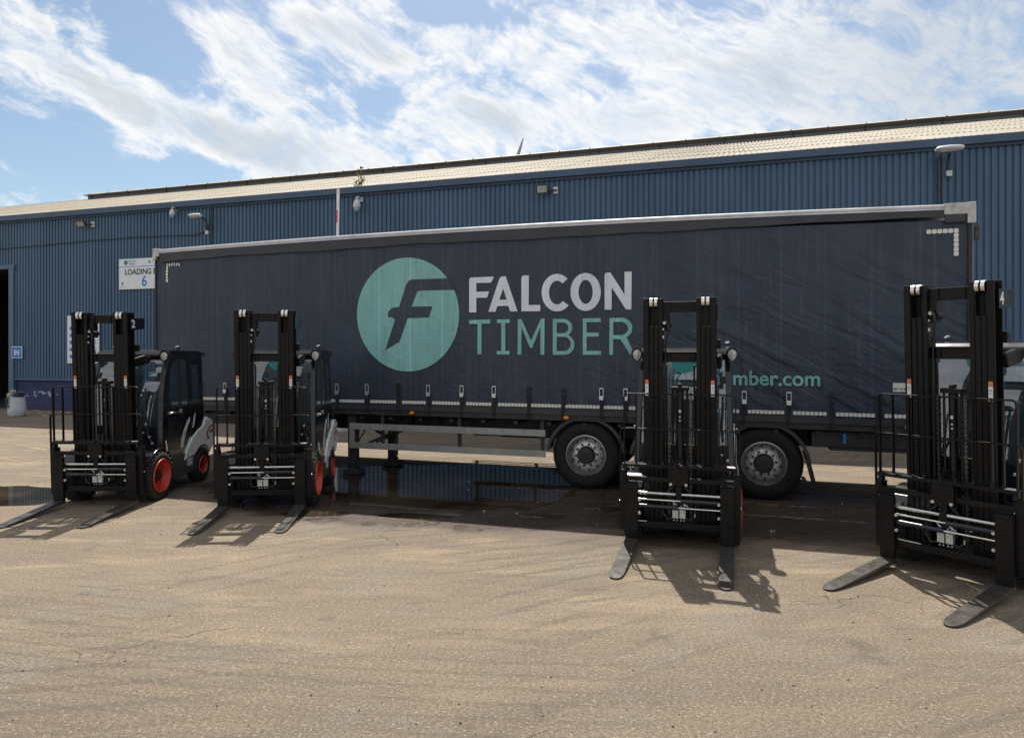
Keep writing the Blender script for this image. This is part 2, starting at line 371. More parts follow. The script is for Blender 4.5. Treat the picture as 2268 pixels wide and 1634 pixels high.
# ---------------------------------------------------------------- mesh helpers
class MB:
    def __init__(s): s.v = []; s.f = []; s.X = None
    def add(s, vs, fs):
        o = len(s.v); s.v += [tuple(v) for v in vs]; s.f += [tuple(i+o for i in f) for f in fs]; return s
    def box(s, x0, x1, y0, y1, z0, z1):
        return s.add([(x0,y0,z0),(x1,y0,z0),(x1,y1,z0),(x0,y1,z0),(x0,y0,z1),(x1,y0,z1),(x1,y1,z1),(x0,y1,z1)],
                     [(0,3,2,1),(4,5,6,7),(0,1,5,4),(1,2,6,5),(2,3,7,6),(3,0,4,7)])
    def frame(s, d):
        d = Vector(d).normalized(); u = d.cross(Vector((0,0,1)) if abs(d.z) < .9 else Vector((1,0,0))).normalized()
        return u, d.cross(u)
    def cyl(s, p0, p1, r0, r1=None, n=12):
        r1 = r0 if r1 is None else r1; p0 = Vector(p0); p1 = Vector(p1); u, v = s.frame(p1-p0)
        ring = [(u*math.cos(2*math.pi*i/n)+v*math.sin(2*math.pi*i/n)) for i in range(n)]
        vs = [p0+q*r0 for q in ring]+[p1+q*r1 for q in ring]
        fs = [(i, i+n, (i+1) % n+n, (i+1) % n) for i in range(n)]+[tuple(range(n)), tuple(range(2*n-1, n-1, -1))]
        return s.add(vs, fs)
    def tube(s, path, r, n=8, flat=None):
        P = [Vector(p) for p in path]; rings = []
        u = None
        for i, p in enumerate(P):
            t = (P[min(i+1, len(P)-1)]-P[max(i-1, 0)]).normalized()
            if u is None: u = s.frame(t)[0]
            u = (u-t*u.dot(t)).normalized(); v = t.cross(u)
            rings.append([p+(u*math.cos(2*math.pi*k/n)+v*math.sin(2*math.pi*k/n))*r for k in range(n)])
        vs = [q for R in rings for q in R]; fs = []
        for i in range(len(P)-1):
            for k in range(n): fs.append((i*n+k, i*n+(k+1) % n, (i+1)*n+(k+1) % n, (i+1)*n+k))
        fs += [tuple(range(n-1, -1, -1)), tuple(range((len(P)-1)*n, len(P)*n))]
        return s.add(vs, fs)
    def prism(s, poly, axis, a0, a1):
        # poly in the other two axes, in order (x: y,z) (y: x,z) (z: x,y)
        def P(p, a): return (a, p[0], p[1]) if axis == 'x' else (p[0], a, p[1]) if axis == 'y' else (p[0], p[1], a)
        n = len(poly); vs = [P(p, a0) for p in poly]+[P(p, a1) for p in poly]
        return s.add(vs, [tuple(range(n)), tuple(range(2*n-1, n-1, -1))]+[(i, i+n, (i+1) % n+n, (i+1) % n) for i in range(n)])
    def lathe(s, prof, origin, axis='x', n=32, sgn=1):
        # prof: (radius, offset along axis)
        vs = []; o = Vector(origin)
        for r, h in prof:
            for i in range(n):
                a = 2*math.pi*i/n; c, d = r*math.cos(a), r*math.sin(a)
                vs.append(o+(Vector((h*sgn, c, d)) if axis == 'x' else Vector((c, h*sgn, d)) if axis == 'y' else Vector((c, d, h*sgn))))
        fs = []
        for j in range(len(prof)-1):
            for i in range(n): fs.append((j*n+i, j*n+(i+1) % n, (j+1)*n+(i+1) % n, (j+1)*n+i))
        return s.add(vs, fs)
    def ribbon(s, path, wdir, w, th):
        # flat strip of width w along wdir following path
        P = [Vector(p) for p in path]; wd = Vector(wdir).normalized(); rings = []
        for i, p in enumerate(P):
            t = (P[min(i+1, len(P)-1)]-P[max(i-1, 0)]).normalized(); nn = wd.cross(t).normalized()
            rings.append([p-wd*w/2-nn*th/2, p+wd*w/2-nn*th/2, p+wd*w/2+nn*th/2, p-wd*w/2+nn*th/2])
        vs = [q for R in rings for q in R]; fs = []
        for i in range(len(P)-1):
            for k in range(4): fs.append((i*4+k, i*4+(k+1) % 4, (i+1)*4+(k+1) % 4, (i+1)*4+k))
        fs += [(3,2,1,0), tuple(range((len(P)-1)*4, len(P)*4))]
        return s.add(vs, fs)
    def xf(s, fn): s.v = [tuple(fn(Vector(v))) for v in s.v]; return s
    def build(s, name, material, parent=None, bevel=0, smooth=0, kind=None):
        me = bpy.data.meshes.new(name); me.from_pydata(s.v, [], s.f)
        bm = bmesh.new(); bm.from_mesh(me); bmesh.ops.recalc_face_normals(bm, faces=bm.faces); bm.to_mesh(me); bm.free()
        me.materials.append(M[material])
        if smooth:
            me.polygons.foreach_set('use_smooth', [True]*len(me.polygons)); me.set_sharp_from_angle(angle=rad(smooth))
        return obj(name, me, parent, bevel, kind)
def obj(name, me, parent=None, bevel=0, kind=None):
    o = bpy.data.objects.new(name, me); C.objects.link(o)
    if parent: o.parent = parent
    if bevel:
        b = o.modifiers.new('edge', 'BEVEL'); b.width = bevel; b.segments = 2; b.limit_method = 'ANGLE'; b.angle_limit = rad(35)
        b.harden_normals = False
    if kind: o['kind'] = kind
    return o
def tag(o, label, cat, group=None):
    o['label'] = label; o['category'] = cat
    if group: o['group'] = group
    return o
def thing(name, label, cat, loc=(0,0,0), rz=0, group=None):
    o = bpy.data.objects.new(name, None); C.objects.link(o); o.location = loc; o.rotation_euler = (0, 0, rz)
    o.empty_display_size = .2
    return tag(o, label, cat, group)
def copy_tree(o, parent=None):
    c = o.copy(); C.objects.link(c); c.parent = parent
    for ch in list(o.children): copy_tree(ch, c)
    return c
def share(o, loc=None, rot=None, parent=None):
    c = o.copy(); C.objects.link(c)
    if parent is not None: c.parent = parent
    if loc is not None: c.location = loc
    if rot is not None: c.rotation_euler = rot
    return c
def outline(name, polys, material, parent, y, offset=0., xf=None):
    # flat print cut from outlines (holes kept), standing in the x-z plane at depth y
    cu = bpy.data.curves.new('o', 'CURVE'); cu.dimensions = '2D'; cu.fill_mode = 'BOTH'
    for pl in polys:
        sp = cu.splines.new('POLY'); sp.points.add(len(pl)-1); sp.use_cyclic_u = True
        for q, pt in zip(sp.points, pl): q.co = (pt[0], pt[1], 0, 1)
    cu.offset = offset; cu.extrude = .0006
    return flat(cu, name, material, parent, xf or (lambda v: (v.x, y-v.z, v.y)))
def flat(cu, name, material, parent, xf):
    t = bpy.data.objects.new('t', cu); C.objects.link(t)
    dg = bpy.context.evaluated_depsgraph_get(); me = bpy.data.meshes.new_from_object(t.evaluated_get(dg))
    bpy.data.objects.remove(t); bpy.data.curves.remove(cu)
    for v in me.vertices: v.co = xf(v.co.copy())
    me.materials.clear(); me.materials.append(M[material]); me.name = name
    return obj(name, me, parent)
def text(name, s, size, material, parent, xf, offset=0., align='LEFT', sx=1.):
    cu = bpy.data.curves.new('t', 'FONT'); cu.body = s; cu.size = size; cu.offset = offset; cu.align_x = align; cu.extrude = .0006
    return flat(cu, name, material, parent, lambda v: xf(Vector((v.x*sx, v.y, v.z))))
LOGO = {'disc':[[(6.296,2.755),(6.291,2.847),(6.278,2.938),(6.257,3.028),(6.227,3.115),(6.188,3.199),(6.142,3.28),(6.089,3.356),(6.029,3.426),(5.962,3.491),(5.889,3.549),(5.811,3.599),(5.728,3.642),(5.642,3.677),(5.552,3.704),(5.461,3.721),(5.368,3.73),(5.274,3.729),(5.181,3.719),(5.09,3.7),(5.001,3.671),(4.914,3.634),(4.832,3.588),(4.755,3.534),(4.683,3.472),(4.618,3.403),(4.561,3.328),(4.51,3.247),(4.469,3.161),(4.436,3.071),(4.412,2.978),(4.397,2.883),(4.393,2.786),(4.397,2.69),(4.412,2.594),(4.436,2.5),(4.469,2.409),(4.51,2.322),(4.561,2.239),(4.618,2.162),(4.683,2.091),(4.755,2.027),(4.832,1.97),(4.914,1.921),(5.001,1.881),(5.09,1.85),(5.181,1.828),(5.274,1.815),(5.368,1.811),(5.461,1.816),(5.552,1.831),(5.642,1.854),(5.728,1.886),(5.811,1.927),(5.889,1.975),(5.962,2.03),(6.029,2.093),(6.089,2.161),(6.142,2.235),(6.188,2.314),(6.227,2.397),(6.257,2.484),(6.278,2.573),(6.291,2.663)]],'emblem':[[(6.089,3.357),(6.128,3.313),(6.162,3.264),(6.19,3.215),(6.211,3.165),(5.595,3.169),(5.561,3.163),(5.534,3.142),(5.435,2.903),(5.82,2.9),(5.754,2.716),(5.36,2.709),(5.208,2.312),(4.94,2.172),(5.124,2.683),(5.102,2.708),(5.064,2.731),(5.031,2.734),(5.009,2.722),(4.993,2.752),(4.993,2.796),(5.012,2.84),(5.056,2.879),(5.116,2.897),(5.2,2.9),(5.327,3.255),(5.352,3.308),(5.389,3.343),(5.449,3.359)]],'F':[[(6.472,2.788),(6.472,3.316),(6.482,3.345),(6.507,3.356),(6.898,3.359),(6.881,3.308),(6.851,3.262),(6.598,3.263),(6.598,3.121),(6.819,3.122),(6.784,3.022),(6.598,3.022),(6.598,2.786)]],'A':[[(6.806,2.791),(6.987,3.3),(7.005,3.339),(7.042,3.357),(7.103,3.357),(7.303,2.79),(7.181,2.789),(7.145,2.881),(6.96,2.88),(6.928,2.789)],[(6.995,2.982),(7.118,2.982),(7.059,3.163)]],'L':[[(7.366,2.789),(7.366,3.316),(7.378,3.35),(7.407,3.361),(7.491,3.358),(7.487,2.886),(7.68,2.884),(7.678,2.785)]],'C':[[(8.123,3.283),(8.088,3.316),(8.048,3.342),(8.004,3.36),(7.959,3.367),(7.914,3.365),(7.87,3.353),(7.828,3.332),(7.791,3.302),(7.758,3.265),(7.733,3.221),(7.714,3.172),(7.704,3.119),(7.702,3.065),(7.708,3.011),(7.722,2.96),(7.744,2.912),(7.773,2.869),(7.808,2.833),(7.848,2.805),(7.891,2.786),(7.936,2.777),(7.981,2.777),(8.025,2.787),(8.067,2.806),(8.106,2.834),(8.139,2.87),(8.046,2.938),(8.028,2.917),(8.008,2.901),(7.986,2.89),(7.963,2.885),(7.94,2.886),(7.917,2.893),(7.895,2.906),(7.875,2.923),(7.858,2.946),(7.843,2.972),(7.832,3.002),(7.825,3.034),(7.822,3.067),(7.823,3.1),(7.828,3.132),(7.838,3.163),(7.85,3.19),(7.866,3.214),(7.885,3.233),(7.906,3.247),(7.929,3.256),(7.952,3.258),(7.975,3.255),(7.998,3.246),(8.019,3.232),(8.038,3.212)]],'O':[[(8.646,3.065),(8.643,3.116),(8.632,3.165),(8.615,3.212),(8.591,3.254),(8.562,3.291),(8.528,3.322),(8.49,3.345),(8.45,3.359),(8.409,3.365),(8.367,3.362),(8.326,3.35),(8.288,3.33),(8.254,3.301),(8.224,3.266),(8.2,3.225),(8.182,3.178),(8.171,3.129),(8.168,3.077),(8.171,3.026),(8.182,2.976),(8.2,2.929),(8.224,2.886),(8.254,2.849),(8.288,2.818),(8.326,2.796),(8.367,2.782),(8.409,2.777),(8.45,2.781),(8.49,2.793),(8.528,2.814),(8.562,2.843),(8.591,2.878),(8.615,2.919),(8.632,2.965),(8.643,3.014)],[(8.52,3.068),(8.517,3.107),(8.51,3.144),(8.499,3.178),(8.483,3.207),(8.464,3.231),(8.443,3.247),(8.42,3.256),(8.397,3.257),(8.374,3.249),(8.353,3.234),(8.334,3.212),(8.318,3.183),(8.306,3.15),(8.299,3.113),(8.296,3.074),(8.299,3.035),(8.306,2.998),(8.318,2.964),(8.334,2.934),(8.353,2.911),(8.374,2.894),(8.397,2.886),(8.42,2.885),(8.443,2.893),(8.464,2.908),(8.483,2.931),(8.499,2.959),(8.51,2.993),(8.517,3.03)]],'N':[[(8.705,2.789),(8.705,3.317),(8.716,3.35),(8.743,3.36),(8.794,3.359),(9.011,3.015),(9.011,3.362),(9.119,3.36),(9.114,2.786),(9.031,2.79),(8.814,3.131),(8.814,2.789)]],'T':[[(6.474,2.662),(6.839,2.666),(6.839,2.601),(6.689,2.6),(6.689,2.101),(6.618,2.101),(6.618,2.599),(6.474,2.596)]],'I':[[(6.953,2.665),(7.167,2.664),(7.167,2.606),(7.096,2.605),(7.096,2.157),(7.164,2.157),(7.164,2.099),(6.95,2.099),(6.95,2.155),(7.027,2.157),(7.027,2.605),(6.953,2.606)]],'M':[[(7.303,2.097),(7.308,2.664),(7.369,2.664),(7.527,2.321),(7.69,2.666),(7.749,2.665),(7.744,2.097),(7.682,2.097),(7.682,2.538),(7.547,2.205),(7.511,2.205),(7.369,2.534),(7.366,2.097)]],'B':[[(7.883,2.095),(7.883,2.661),(8.047,2.658),(8.079,2.655),(8.11,2.646),(8.138,2.631),(8.161,2.611),(8.18,2.588),(8.193,2.562),(8.199,2.533),(8.199,2.505),(8.192,2.477),(8.178,2.451),(8.159,2.429),(8.135,2.41),(8.151,2.391),(8.18,2.371),(8.203,2.345),(8.22,2.314),(8.23,2.281),(8.232,2.247),(8.227,2.213),(8.214,2.181),(8.194,2.152),(8.169,2.129),(8.139,2.111),(8.105,2.1),(8.07,2.096)],[(7.947,2.603),(7.947,2.435),(8.047,2.434),(8.082,2.44),(8.111,2.458),(8.131,2.485),(8.137,2.517),(8.131,2.549),(8.111,2.576),(8.082,2.595),(8.047,2.602)],[(7.947,2.378),(7.947,2.155),(8.07,2.155),(8.108,2.163),(8.141,2.187),(8.162,2.223),(8.17,2.265),(8.162,2.308),(8.141,2.344),(8.108,2.368),(8.07,2.377)]],'E':[[(8.363,2.096),(8.363,2.661),(8.644,2.661),(8.644,2.601),(8.425,2.601),(8.425,2.44),(8.617,2.438),(8.617,2.378),(8.425,2.377),(8.425,2.157),(8.649,2.157),(8.649,2.097)]],'R':[[(8.776,2.097),(8.781,2.659),(8.954,2.663),(8.987,2.66),(9.018,2.651),(9.048,2.637),(9.074,2.619),(9.096,2.597),(9.112,2.571),(9.124,2.543),(9.129,2.514),(9.129,2.484),(9.122,2.455),(9.109,2.428),(9.092,2.404),(9.069,2.382),(9.042,2.365),(9.167,2.097),(9.097,2.097),(8.95,2.336),(8.839,2.339),(8.834,2.097)],[(8.839,2.6),(8.839,2.399),(8.95,2.398),(8.985,2.403),(9.017,2.417),(9.042,2.439),(9.058,2.467),(9.064,2.498),(9.058,2.53),(9.042,2.558),(9.017,2.581),(8.985,2.596),(8.95,2.601)]]}

# ================================================================ the yard
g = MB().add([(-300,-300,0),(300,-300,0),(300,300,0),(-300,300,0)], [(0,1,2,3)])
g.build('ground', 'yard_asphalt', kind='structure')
def wobble(poly, n=9, amp=.10, seed=1):
    r = random.Random(seed); res = []
    N = len(poly)
    for i in range(N):
        a, b = Vector((*poly[i], 0)), Vector((*poly[(i+1) % N], 0)); L = (b-a).length
        nrm = (b-a).cross(Vector((0,0,1))).normalized()
        k = max(3, int(L*n))
        for j in range(k):
            t = j/k; p = a.lerp(b, t)+nrm*(r.uniform(-amp, amp)*(.35 if j == 0 else 1)*min(1, L))
            res.append((p.x, p.y, .004))
    return res
def sheet(name, poly, material, label=None, cat=None, z=None):
    me = bpy.data.meshes.new(name)
    bm = bmesh.new(); vs = [bm.verts.new((p[0], p[1], z if z else p[2])) for p in poly]
    es = [bm.edges.new((vs[i], vs[(i+1) % len(vs)])) for i in range(len(vs))]
    bmesh.ops.triangle_fill(bm, edges=es, use_beauty=True, normal=(0,0,1))
    for f in bm.faces:
        if f.normal.z < 0: f.normal_flip()
    bm.to_mesh(me); bm.free(); me.materials.append(M[material])
    return obj(name, me, kind='structure')
sheet('puddle', wobble([(-3.93,12.1),(-3.53,12.38),(-3.24,12.67),(-2.35,13.0),(-0.63,13.0),(0.55,12.72),(0.8,12.01),(1.09,10.64),(0.75,9.94),(0.35,9.45),(-0.77,9.25),(-1.75,9.45),(-2.3,9.6),(-2.8,10.3),(-3.5,11.39)], 8, .11, 3), 'puddle_water')
sheet('puddle', wobble([(-12,11.1),(-10,10.95),(-8.56,10.89),(-7.75,10.97),(-7.29,10.82),(-6.97,10.71),(-6.5,9.9),(-6.67,9.61),(-7.11,9.53),(-7.9,9.50),(-9.5,9.5),(-12,9.8)], 7, .05, 5), 'puddle_water')
def line(x0, y0, x1, y1, wd, material):
    a, b = Vector((x0,y0,0)), Vector((x1,y1,0)); q = (b-a).cross(Vector((0,0,1))).normalized()*wd/2
    sheet('painted_line', [(p.x, p.y, .006) for p in (a-q, b-q, b+q, a+q)], material)
TD = Vector((.95242, -.30478, 0)); TN = Vector((.30478, .95242, 0))
line(2.4, 12.32, 12, 9.25, .07, 'worn_yellow')
line(3.2, 9.75, 9, 7.85, .05, 'worn_white')
line(2.6, 9.2, 7, 7.75, .04, 'worn_white')
line(-13.5, 13.75, -5.4, 12.3, .09, 'worn_white'); line(-12.5, 16.5, -8.1, 13.6, .11, 'worn_yellow'); line(-15, 15.1, -7, 14.6, .08, 'worn_white')
for k in range(7):
    p = Vector((-6.0, 20.5, 0))+TD*(k*2.6); q = p-TN*1.9+TD*.4
    line(p.x, p.y, q.x, q.y, .09, 'worn_white')
# loose stones on the yard
r = random.Random(11); mb = MB(); mb2 = MB()
def pebble(mb, x, y, s):
    vs = []; 
    for i in range(6):
        a = i*math.pi/3+r.uniform(-.2, .2); vs.append((x+math.cos(a)*s*r.uniform(.7, 1.1), y+math.sin(a)*s*r.uniform(.6, 1), .001))
    vs += [(x+(v[0]-x)*.55, y+(v[1]-y)*.55, s*r.uniform(.5, .9)) for v in list(vs)]
    mb.add(vs, [(i, (i+1) % 6, (i+1) % 6+6, i+6) for i in range(6)]+[tuple(range(6, 12))])
for i in range(620):
    Y = 2.6+r.random()**1.5*14; X = r.uniform(-1, 1)*Y*.82
    pebble(mb if r.random() < .55 else mb2, X, Y, r.uniform(.003, .010)*(1 if Y < 8 else 1.7))
mb.build('loose_grit', 'stone_dark', kind='stuff'); mb2.build('loose_grit', 'stone_pale', kind='stuff')
for o in C.objects:
    if o.name.startswith('loose_grit'): o['label'] = 'loose grit and small stones scattered over the yard'

# ================================================================ warehouse
RZ = -math.atan(.32)
PB = (-19.126, 25.636, 0)
B = thing('warehouse', 'long blue corrugated steel warehouse with a pale sheeted roof, behind the trailer', 'warehouse', PB, RZ)
def clad_mesh(z0, z1, ribs=8, pitch=.145):
    mb = MB(); prof = []
    for k in range(ribs):
        x = k*pitch; prof += [(x, .036), (x+.014, 0), (x+.098, 0), (x+.112, .036)]
    prof.append((ribs*pitch, .036))
    vs = [(x, y, z0) for x, y in prof]+[(x, y, z1) for x, y in prof]; n = len(prof)
    mb.add(vs, [(i, i+1, i+1+n, i+n) for i in range(n-1)])
    return mb
SW = 8*.145
full = clad_mesh(1.15, 6.93).build('cladding_sheet', 'cladding_blue', B)
full.location = (.75, 0, 0)
for k in range(1, 39): share(full, (.75+k*SW, -.0015*(k % 2), 0))
over = clad_mesh(5.36, 6.93).build('cladding_sheet', 'cladding_blue', B); over.location = (.75-SW, 0, 0)
for k in range(2, 7): share(over, (.75-k*SW, -.0015*(k % 2), 0))
for k in range(7, 23): share(full, (.75-k*SW, -.0015*(k % 2), 0))
XE = .75+39*SW
MB().box(.80, XE, .06, .30, 0, 1.10).build('dwarf_wall', 'dwarf_paint', B)
MB().box(-26, -6.3, .06, .30, 0, 1.10).build('dwarf_wall', 'dwarf_paint', B)
mb = MB().box(.76, XE, -.035, .06, 1.10, 1.149); mb.build('base_flashing', 'frame_blue', B, .004)
mb = MB().box(-26.4, XE+.3, -.06, .04, 6.90, 7.02).box(-26.4, XE+.3, -.16, -.06, 6.965, 7.155); mb.build('fascia', 'fascia_blue', B, .005)
mb = MB().box(.50, .745, -.05, .20, 0, 5.20).box(-6.3, -6.05, -.05, .20, 0, 5.20).box(-6.35, .80, -.06, .20, 5.20, 5.35)
mb.build('door_frame', 'frame_blue', B, .006)
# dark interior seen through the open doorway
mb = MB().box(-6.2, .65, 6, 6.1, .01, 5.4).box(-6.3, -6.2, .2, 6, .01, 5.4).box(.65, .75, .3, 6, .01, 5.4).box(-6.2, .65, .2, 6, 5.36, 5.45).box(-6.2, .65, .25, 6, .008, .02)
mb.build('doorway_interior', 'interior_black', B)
mb = MB().box(XE-.05, XE, .05, 29.8, 0, 7.0).box(-26, -25.95, .05, 29.8, 0, 7.0).box(-26, XE, 29.8, 29.9, 0, 7.0).box(.8, XE, .30, .34, 1.10, 6.9).box(-26, -6.3, .30, .34, 1.10, 6.9)
for x in (XE-.05, -26): mb.prism([(.05, 7.0), (29.8, 7.0), (15, 11.55)], 'x', x, x+.05)
mb.build('wall_backing', 'cladding_blue', B)
# roof sheets
WAV = 9*.146
def roof_mesh():
    mb = MB(); n = 9*6
    xs = [i*WAV/n for i in range(n+1)]
    L = 3.36; vs = []
    for j, y in enumerate((0, L)):
        for x in xs: vs.append((x, y, .020*math.cos(2*math.pi*x/.146)+(.018 if j == 0 else 0)))
    for x in xs: vs.append((x, 0, .020*math.cos(2*math.pi*x/.146)+.008))
    m_ = n+1
    mb.add(vs, [(i, i+1, i+1+m_, i+m_) for i in range(n)]+[(i, i+1, i+1+2*m_, i+2*m_) for i in range(n)])
    return mb
slope = math.atan2(11.58-7.13, 14.3)
rs0 = roof_mesh().build('roof_sheet', 'roof_cement', B, smooth=50)
first = True; bolts = MB(); rr = random.Random(5)
for row in range(5):
    for k in range(57):
        x = -26.2+k*WAV; s_ = row*3.19
        o = rs0 if first else share(rs0); first = False
        o.location = (x, -.13+s_*math.cos(slope), 7.13+s_*math.sin(slope)+.004*(k % 2)); o.rotation_euler = (slope, 0, 0)
for row in range(11):
    for k in range(250):
        x = -26.2+.146*(2*k)+.0; s_ = .22+row*1.53
        if rr.random() < .25 or k % 3 == row % 3 or x > XE+.2: continue
        p = Vector((x, -.13+s_*math.cos(slope), 7.13+s_*math.sin(slope)+.020))
        bolts.cyl(p, p+Vector((0, -math.sin(slope), math.cos(slope)))*.012, .018, .012, 6)
bolts.build('roof_fixings', 'hub_dark', B, kind='stuff')
MB().add([(-26.2,15,11.88),(XE+.3,15,11.88),(XE+.3,30.3,7.1),(-26.2,30.3,7.1)], [(0,1,2,3)]).build('rear_roof_slope', 'roof_cement', B)
mb = MB().box(-12.3, XE+.3, 14.2, 15.8, 11.35, 11.90); mb.build('ridge_vent', 'monitor_grey', B)
rv = C.objects[-1] if False else bpy.data.objects['ridge_vent']
capm = MB().prism([(13.98, 11.87), (13.98, 11.885), (15, 12.215), (16.02, 11.885), (16.02, 11.87)], 'x', -12.5, XE+.4); capm.build('vent_cap', 'cap_cream', rv)
mb = MB().box(-12.3, XE+.3, 14.17, 14.197, 11.76, 11.78)
for k in range(22): x = -12+k*2.9; mb.box(x, x+.05, 14.16, 14.195, 11.4, 11.85)
mb.build('vent_batten', 'hub_dark', rv)
mb = MB()
for k in range(40): x = -12+k*1.5; mb.box(x, x+.05, 13.99, 14.05, 11.885, 11.925)
mb.build('cap_fixings', 'monitor_grey', rv, kind='stuff')

def on_wall(s, z, y=0.):
    """a point on the warehouse wall, s metres along it"""
    v = Vector(PB)+TD*s+TN*y; return (v.x, v.y, z)
# wall furniture, each a thing
def pipe(s, z0, z1, label, r_=.028):
    o = thing('downpipe', label, 'pipe', on_wall(s, z0, -.05), RZ)
    MB().cyl((0,0,0), (0,0,z1-z0), r_, n=10).build('pipe', 'pipe_dark', o, smooth=40)
    mb = MB()
    for q in (.12, .5, .88): mb.box(-.05, .05, -.01, .05, (z1-z0)*q, (z1-z0)*q+.03)
    mb.build('bracket', 'pipe_dark', o)
pipe(9.675, 1.2, 6.9, 'thin dark vertical pipe on the blue wall right of the LOADING sign')
pipe(30.70, 1.2, 6.75, 'dark vertical pipe under the lantern above the rear of the trailer', .034)
# wall cables
def cable(pts, label, r_=.014):
    mb = MB().tube([on_wall(*p) for p in pts], r_, 6); o = mb.build('wall_cable', 'wire_dark'); tag(o, label, 'cable')
cs_ = random.Random(3)
cable([(-8+i*.55, 6.02+.05*math.sin(i*.31)+cs_.uniform(-.012, .012), -.03) for i in range(32)]+[(9.55, 6.14, -.03), (9.56, 6.3, -.04)], 'thin dark cable clipped along the blue wall left of the trailer')
def floodlight(s, z, label, tilt):
    o = thing('floodlight', label, 'floodlight', on_wall(s, z, 0), RZ, 'floodlights on the warehouse wall')
    MB().box(.15, .28, -.05, 0, -.09, .10).build('junction_box', 'light_grey', o, .006)
    MB().box(.02, .26, -.12, -.05, -.02, .015).build('arm', 'flood_black', o, .004)
    h = MB().box(-.16, .16, -.035, .035, -.12, .12)
    R = Matrix.Rotation(rad(tilt), 4, 'X') @ Matrix.Rotation(rad(18), 4, 'Z')
    off = Vector((-.13, -.22, .02))
    h.xf(lambda v: R @ v+off); h.build('lamp_housing', 'flood_black', o, .008)
    MB().box(-.132, .132, -.041, -.037, -.092, .092).xf(lambda v: R @ v+off).build('lamp_glass', 'flood_glass', o)
    return o
floodlight(4.35, 6.62, 'black floodlight on the blue wall above the open doorway end', 32)
floodlight(21.15, 6.62, 'black floodlight on the blue wall above the middle of the trailer', 12)
def lantern(s, z, label, L=.62):
    o = thing('wall_lantern', label, 'wall lamp', on_wall(s, z, 0), RZ, 'street style lanterns on the warehouse wall')
    mb = MB(); N = 14
    ring = lambda y, w_, h_: [(w_*math.cos(2*math.pi*i/N), y, h_*math.sin(2*math.pi*i/N)) for i in range(N)]
    prof = [(-.26, .10, .03), (-.22, .16, .06), (-.05, .17, .075), (.12, .13, .07), (.20, .07, .05)]
    vs = [q for y, a, b in prof for q in ring(y, a, b)]
    fs = [(j*N+i, j*N+(i+1) % N, (j+1)*N+(i+1) % N, (j+1)*N+i) for j in range(4) for i in range(N)]+[tuple(range(N)), tuple(range(4*N, 5*N))]
    mb.add(vs, fs); mb.xf(lambda v: Vector((v.y*L/.46, -.45+v.x*.95, v.z))); mb.build('lamp_head', 'light_grey', o, smooth=40)
    MB().box(-.2*L/.46, .08, -.54, -.34, -.085, -.05).build('lamp_glass', 'flood_glass', o, .01)
    MB().tube([(.05,-.02,-.45),(.05,-.06,-.15),(.04,-.2,-.03),(.03,-.4,0)], .022, 8).build('arm', 'pipe_dark', o, smooth=40)
    MB().box(.0, .12, -.08, 0, -.55, -.42).build('junction_box', 'light_grey', o, .006)
lantern(9.45, 6.56, 'grey lantern on the blue wall above the front end of the trailer', .42)
for px_, py_, r0 in ((-2.6, 9.1, .26), (1.35, 9.35, .22), (.4, 8.95, .18), (-1.2, 9.0, .30), (2.0, 8.9, .25), (-4.4, 11.2, .3)):
    sheet('puddle', wobble([(px_+r0*1.9*math.cos(a), py_+r0*.55*math.sin(a)) for a in [i*.7854 for i in range(8)]], 8, .07, int(px_*10)+50), 'puddle_water')
lantern(30.85, 6.82, 'large grey lantern on the blue wall above the rear end of the trailer', .56)
def dome_camera(s, z, sc, label):
    o = thing('security_camera', label, 'camera', on_wall(s, z, 0), RZ, 'security cameras under the eaves')
    o.scale = (sc, sc, sc)
    MB().box(-.08, .08, -.05, 0, .1, .26).build('wall_plate', 'light_grey', o, .006)
    MB().tube([(0,-.05,.2),(0,-.2,.24),(0,-.3,.2),(0,-.3,.08)], .035, 10).build('bracket', 'light_grey', o, smooth=40)
    MB().lathe([(0,.12),(.06,.115),(.10,.06),(.125,-.02),(.13,-.12),(.12,-.15)], (0,-.3,0), 'z', 20).build('housing', 'light_grey', o, smooth=40)
    MB().lathe([(.105,-.15),(.10,-.2),(.07,-.25),(0,-.28)], (0,-.3,0), 'z', 20).build('dome', 'sign_grey', o, smooth=60)
dome_camera(15.24, 6.62, .88, 'white dome camera under the eaves beside the raised barrier arm')
dome_camera(8.23, 6.80, .7, 'small dark camera under the eaves left of the front lantern')
# signs
wt = lambda dx_, dz_, y=-.052: (lambda v: (v.x+dx_, y-v.z, v.y+dz_))
o = thing('loading_bay_sign', 'white LOADING sign with a blue 6, half hidden by the front of the trailer', 'sign', on_wall(5.764, 4.29, 0), RZ)
MB().box(0, 2.22, -.05, -.03, 0, 1.05).build('panel', 'sign_white', o, .003)
MB().box(0, 2.22, -.0525, -.0505, .765, .785).build('rule', 'sign_blue', o)
text('lettering', 'LOADING BAY', .265, 'sign_dark', o, wt(.26, .505), .008, sx=.98)
text('number', '6', .50, 'sign_blue', o, wt(1.00, .10), .008, sx=.95)
for i, (x, s_, c_) in enumerate(((.42, 'FALCON\nTIMBER', 'teal_print'), (1.46, 'CTH', 'sign_grey'))):
    text('lettering', s_, .10 if i == 0 else .15, c_, o, wt(x, .93 if i == 0 else .87), sx=.9)
disc = [(.31+.085*math.cos(a*.2618), .92+.085*math.sin(a*.2618)) for a in range(24)]
outline('logo', [disc], 'teal_print', o, -.052)
outline('logo', [[(1.34+.05*math.cos(a*.2618), .92+.05*math.sin(a*.2618)) for a in range(24)]], 'sign_green', o, -.052)
MB().box(.13, .19, -.054, -.051, .16, .24).build('symbol', 'sign_dark', o)
text('small_print', 'NO SMOKING', .04, 'sign_grey', o, wt(.04, .07))
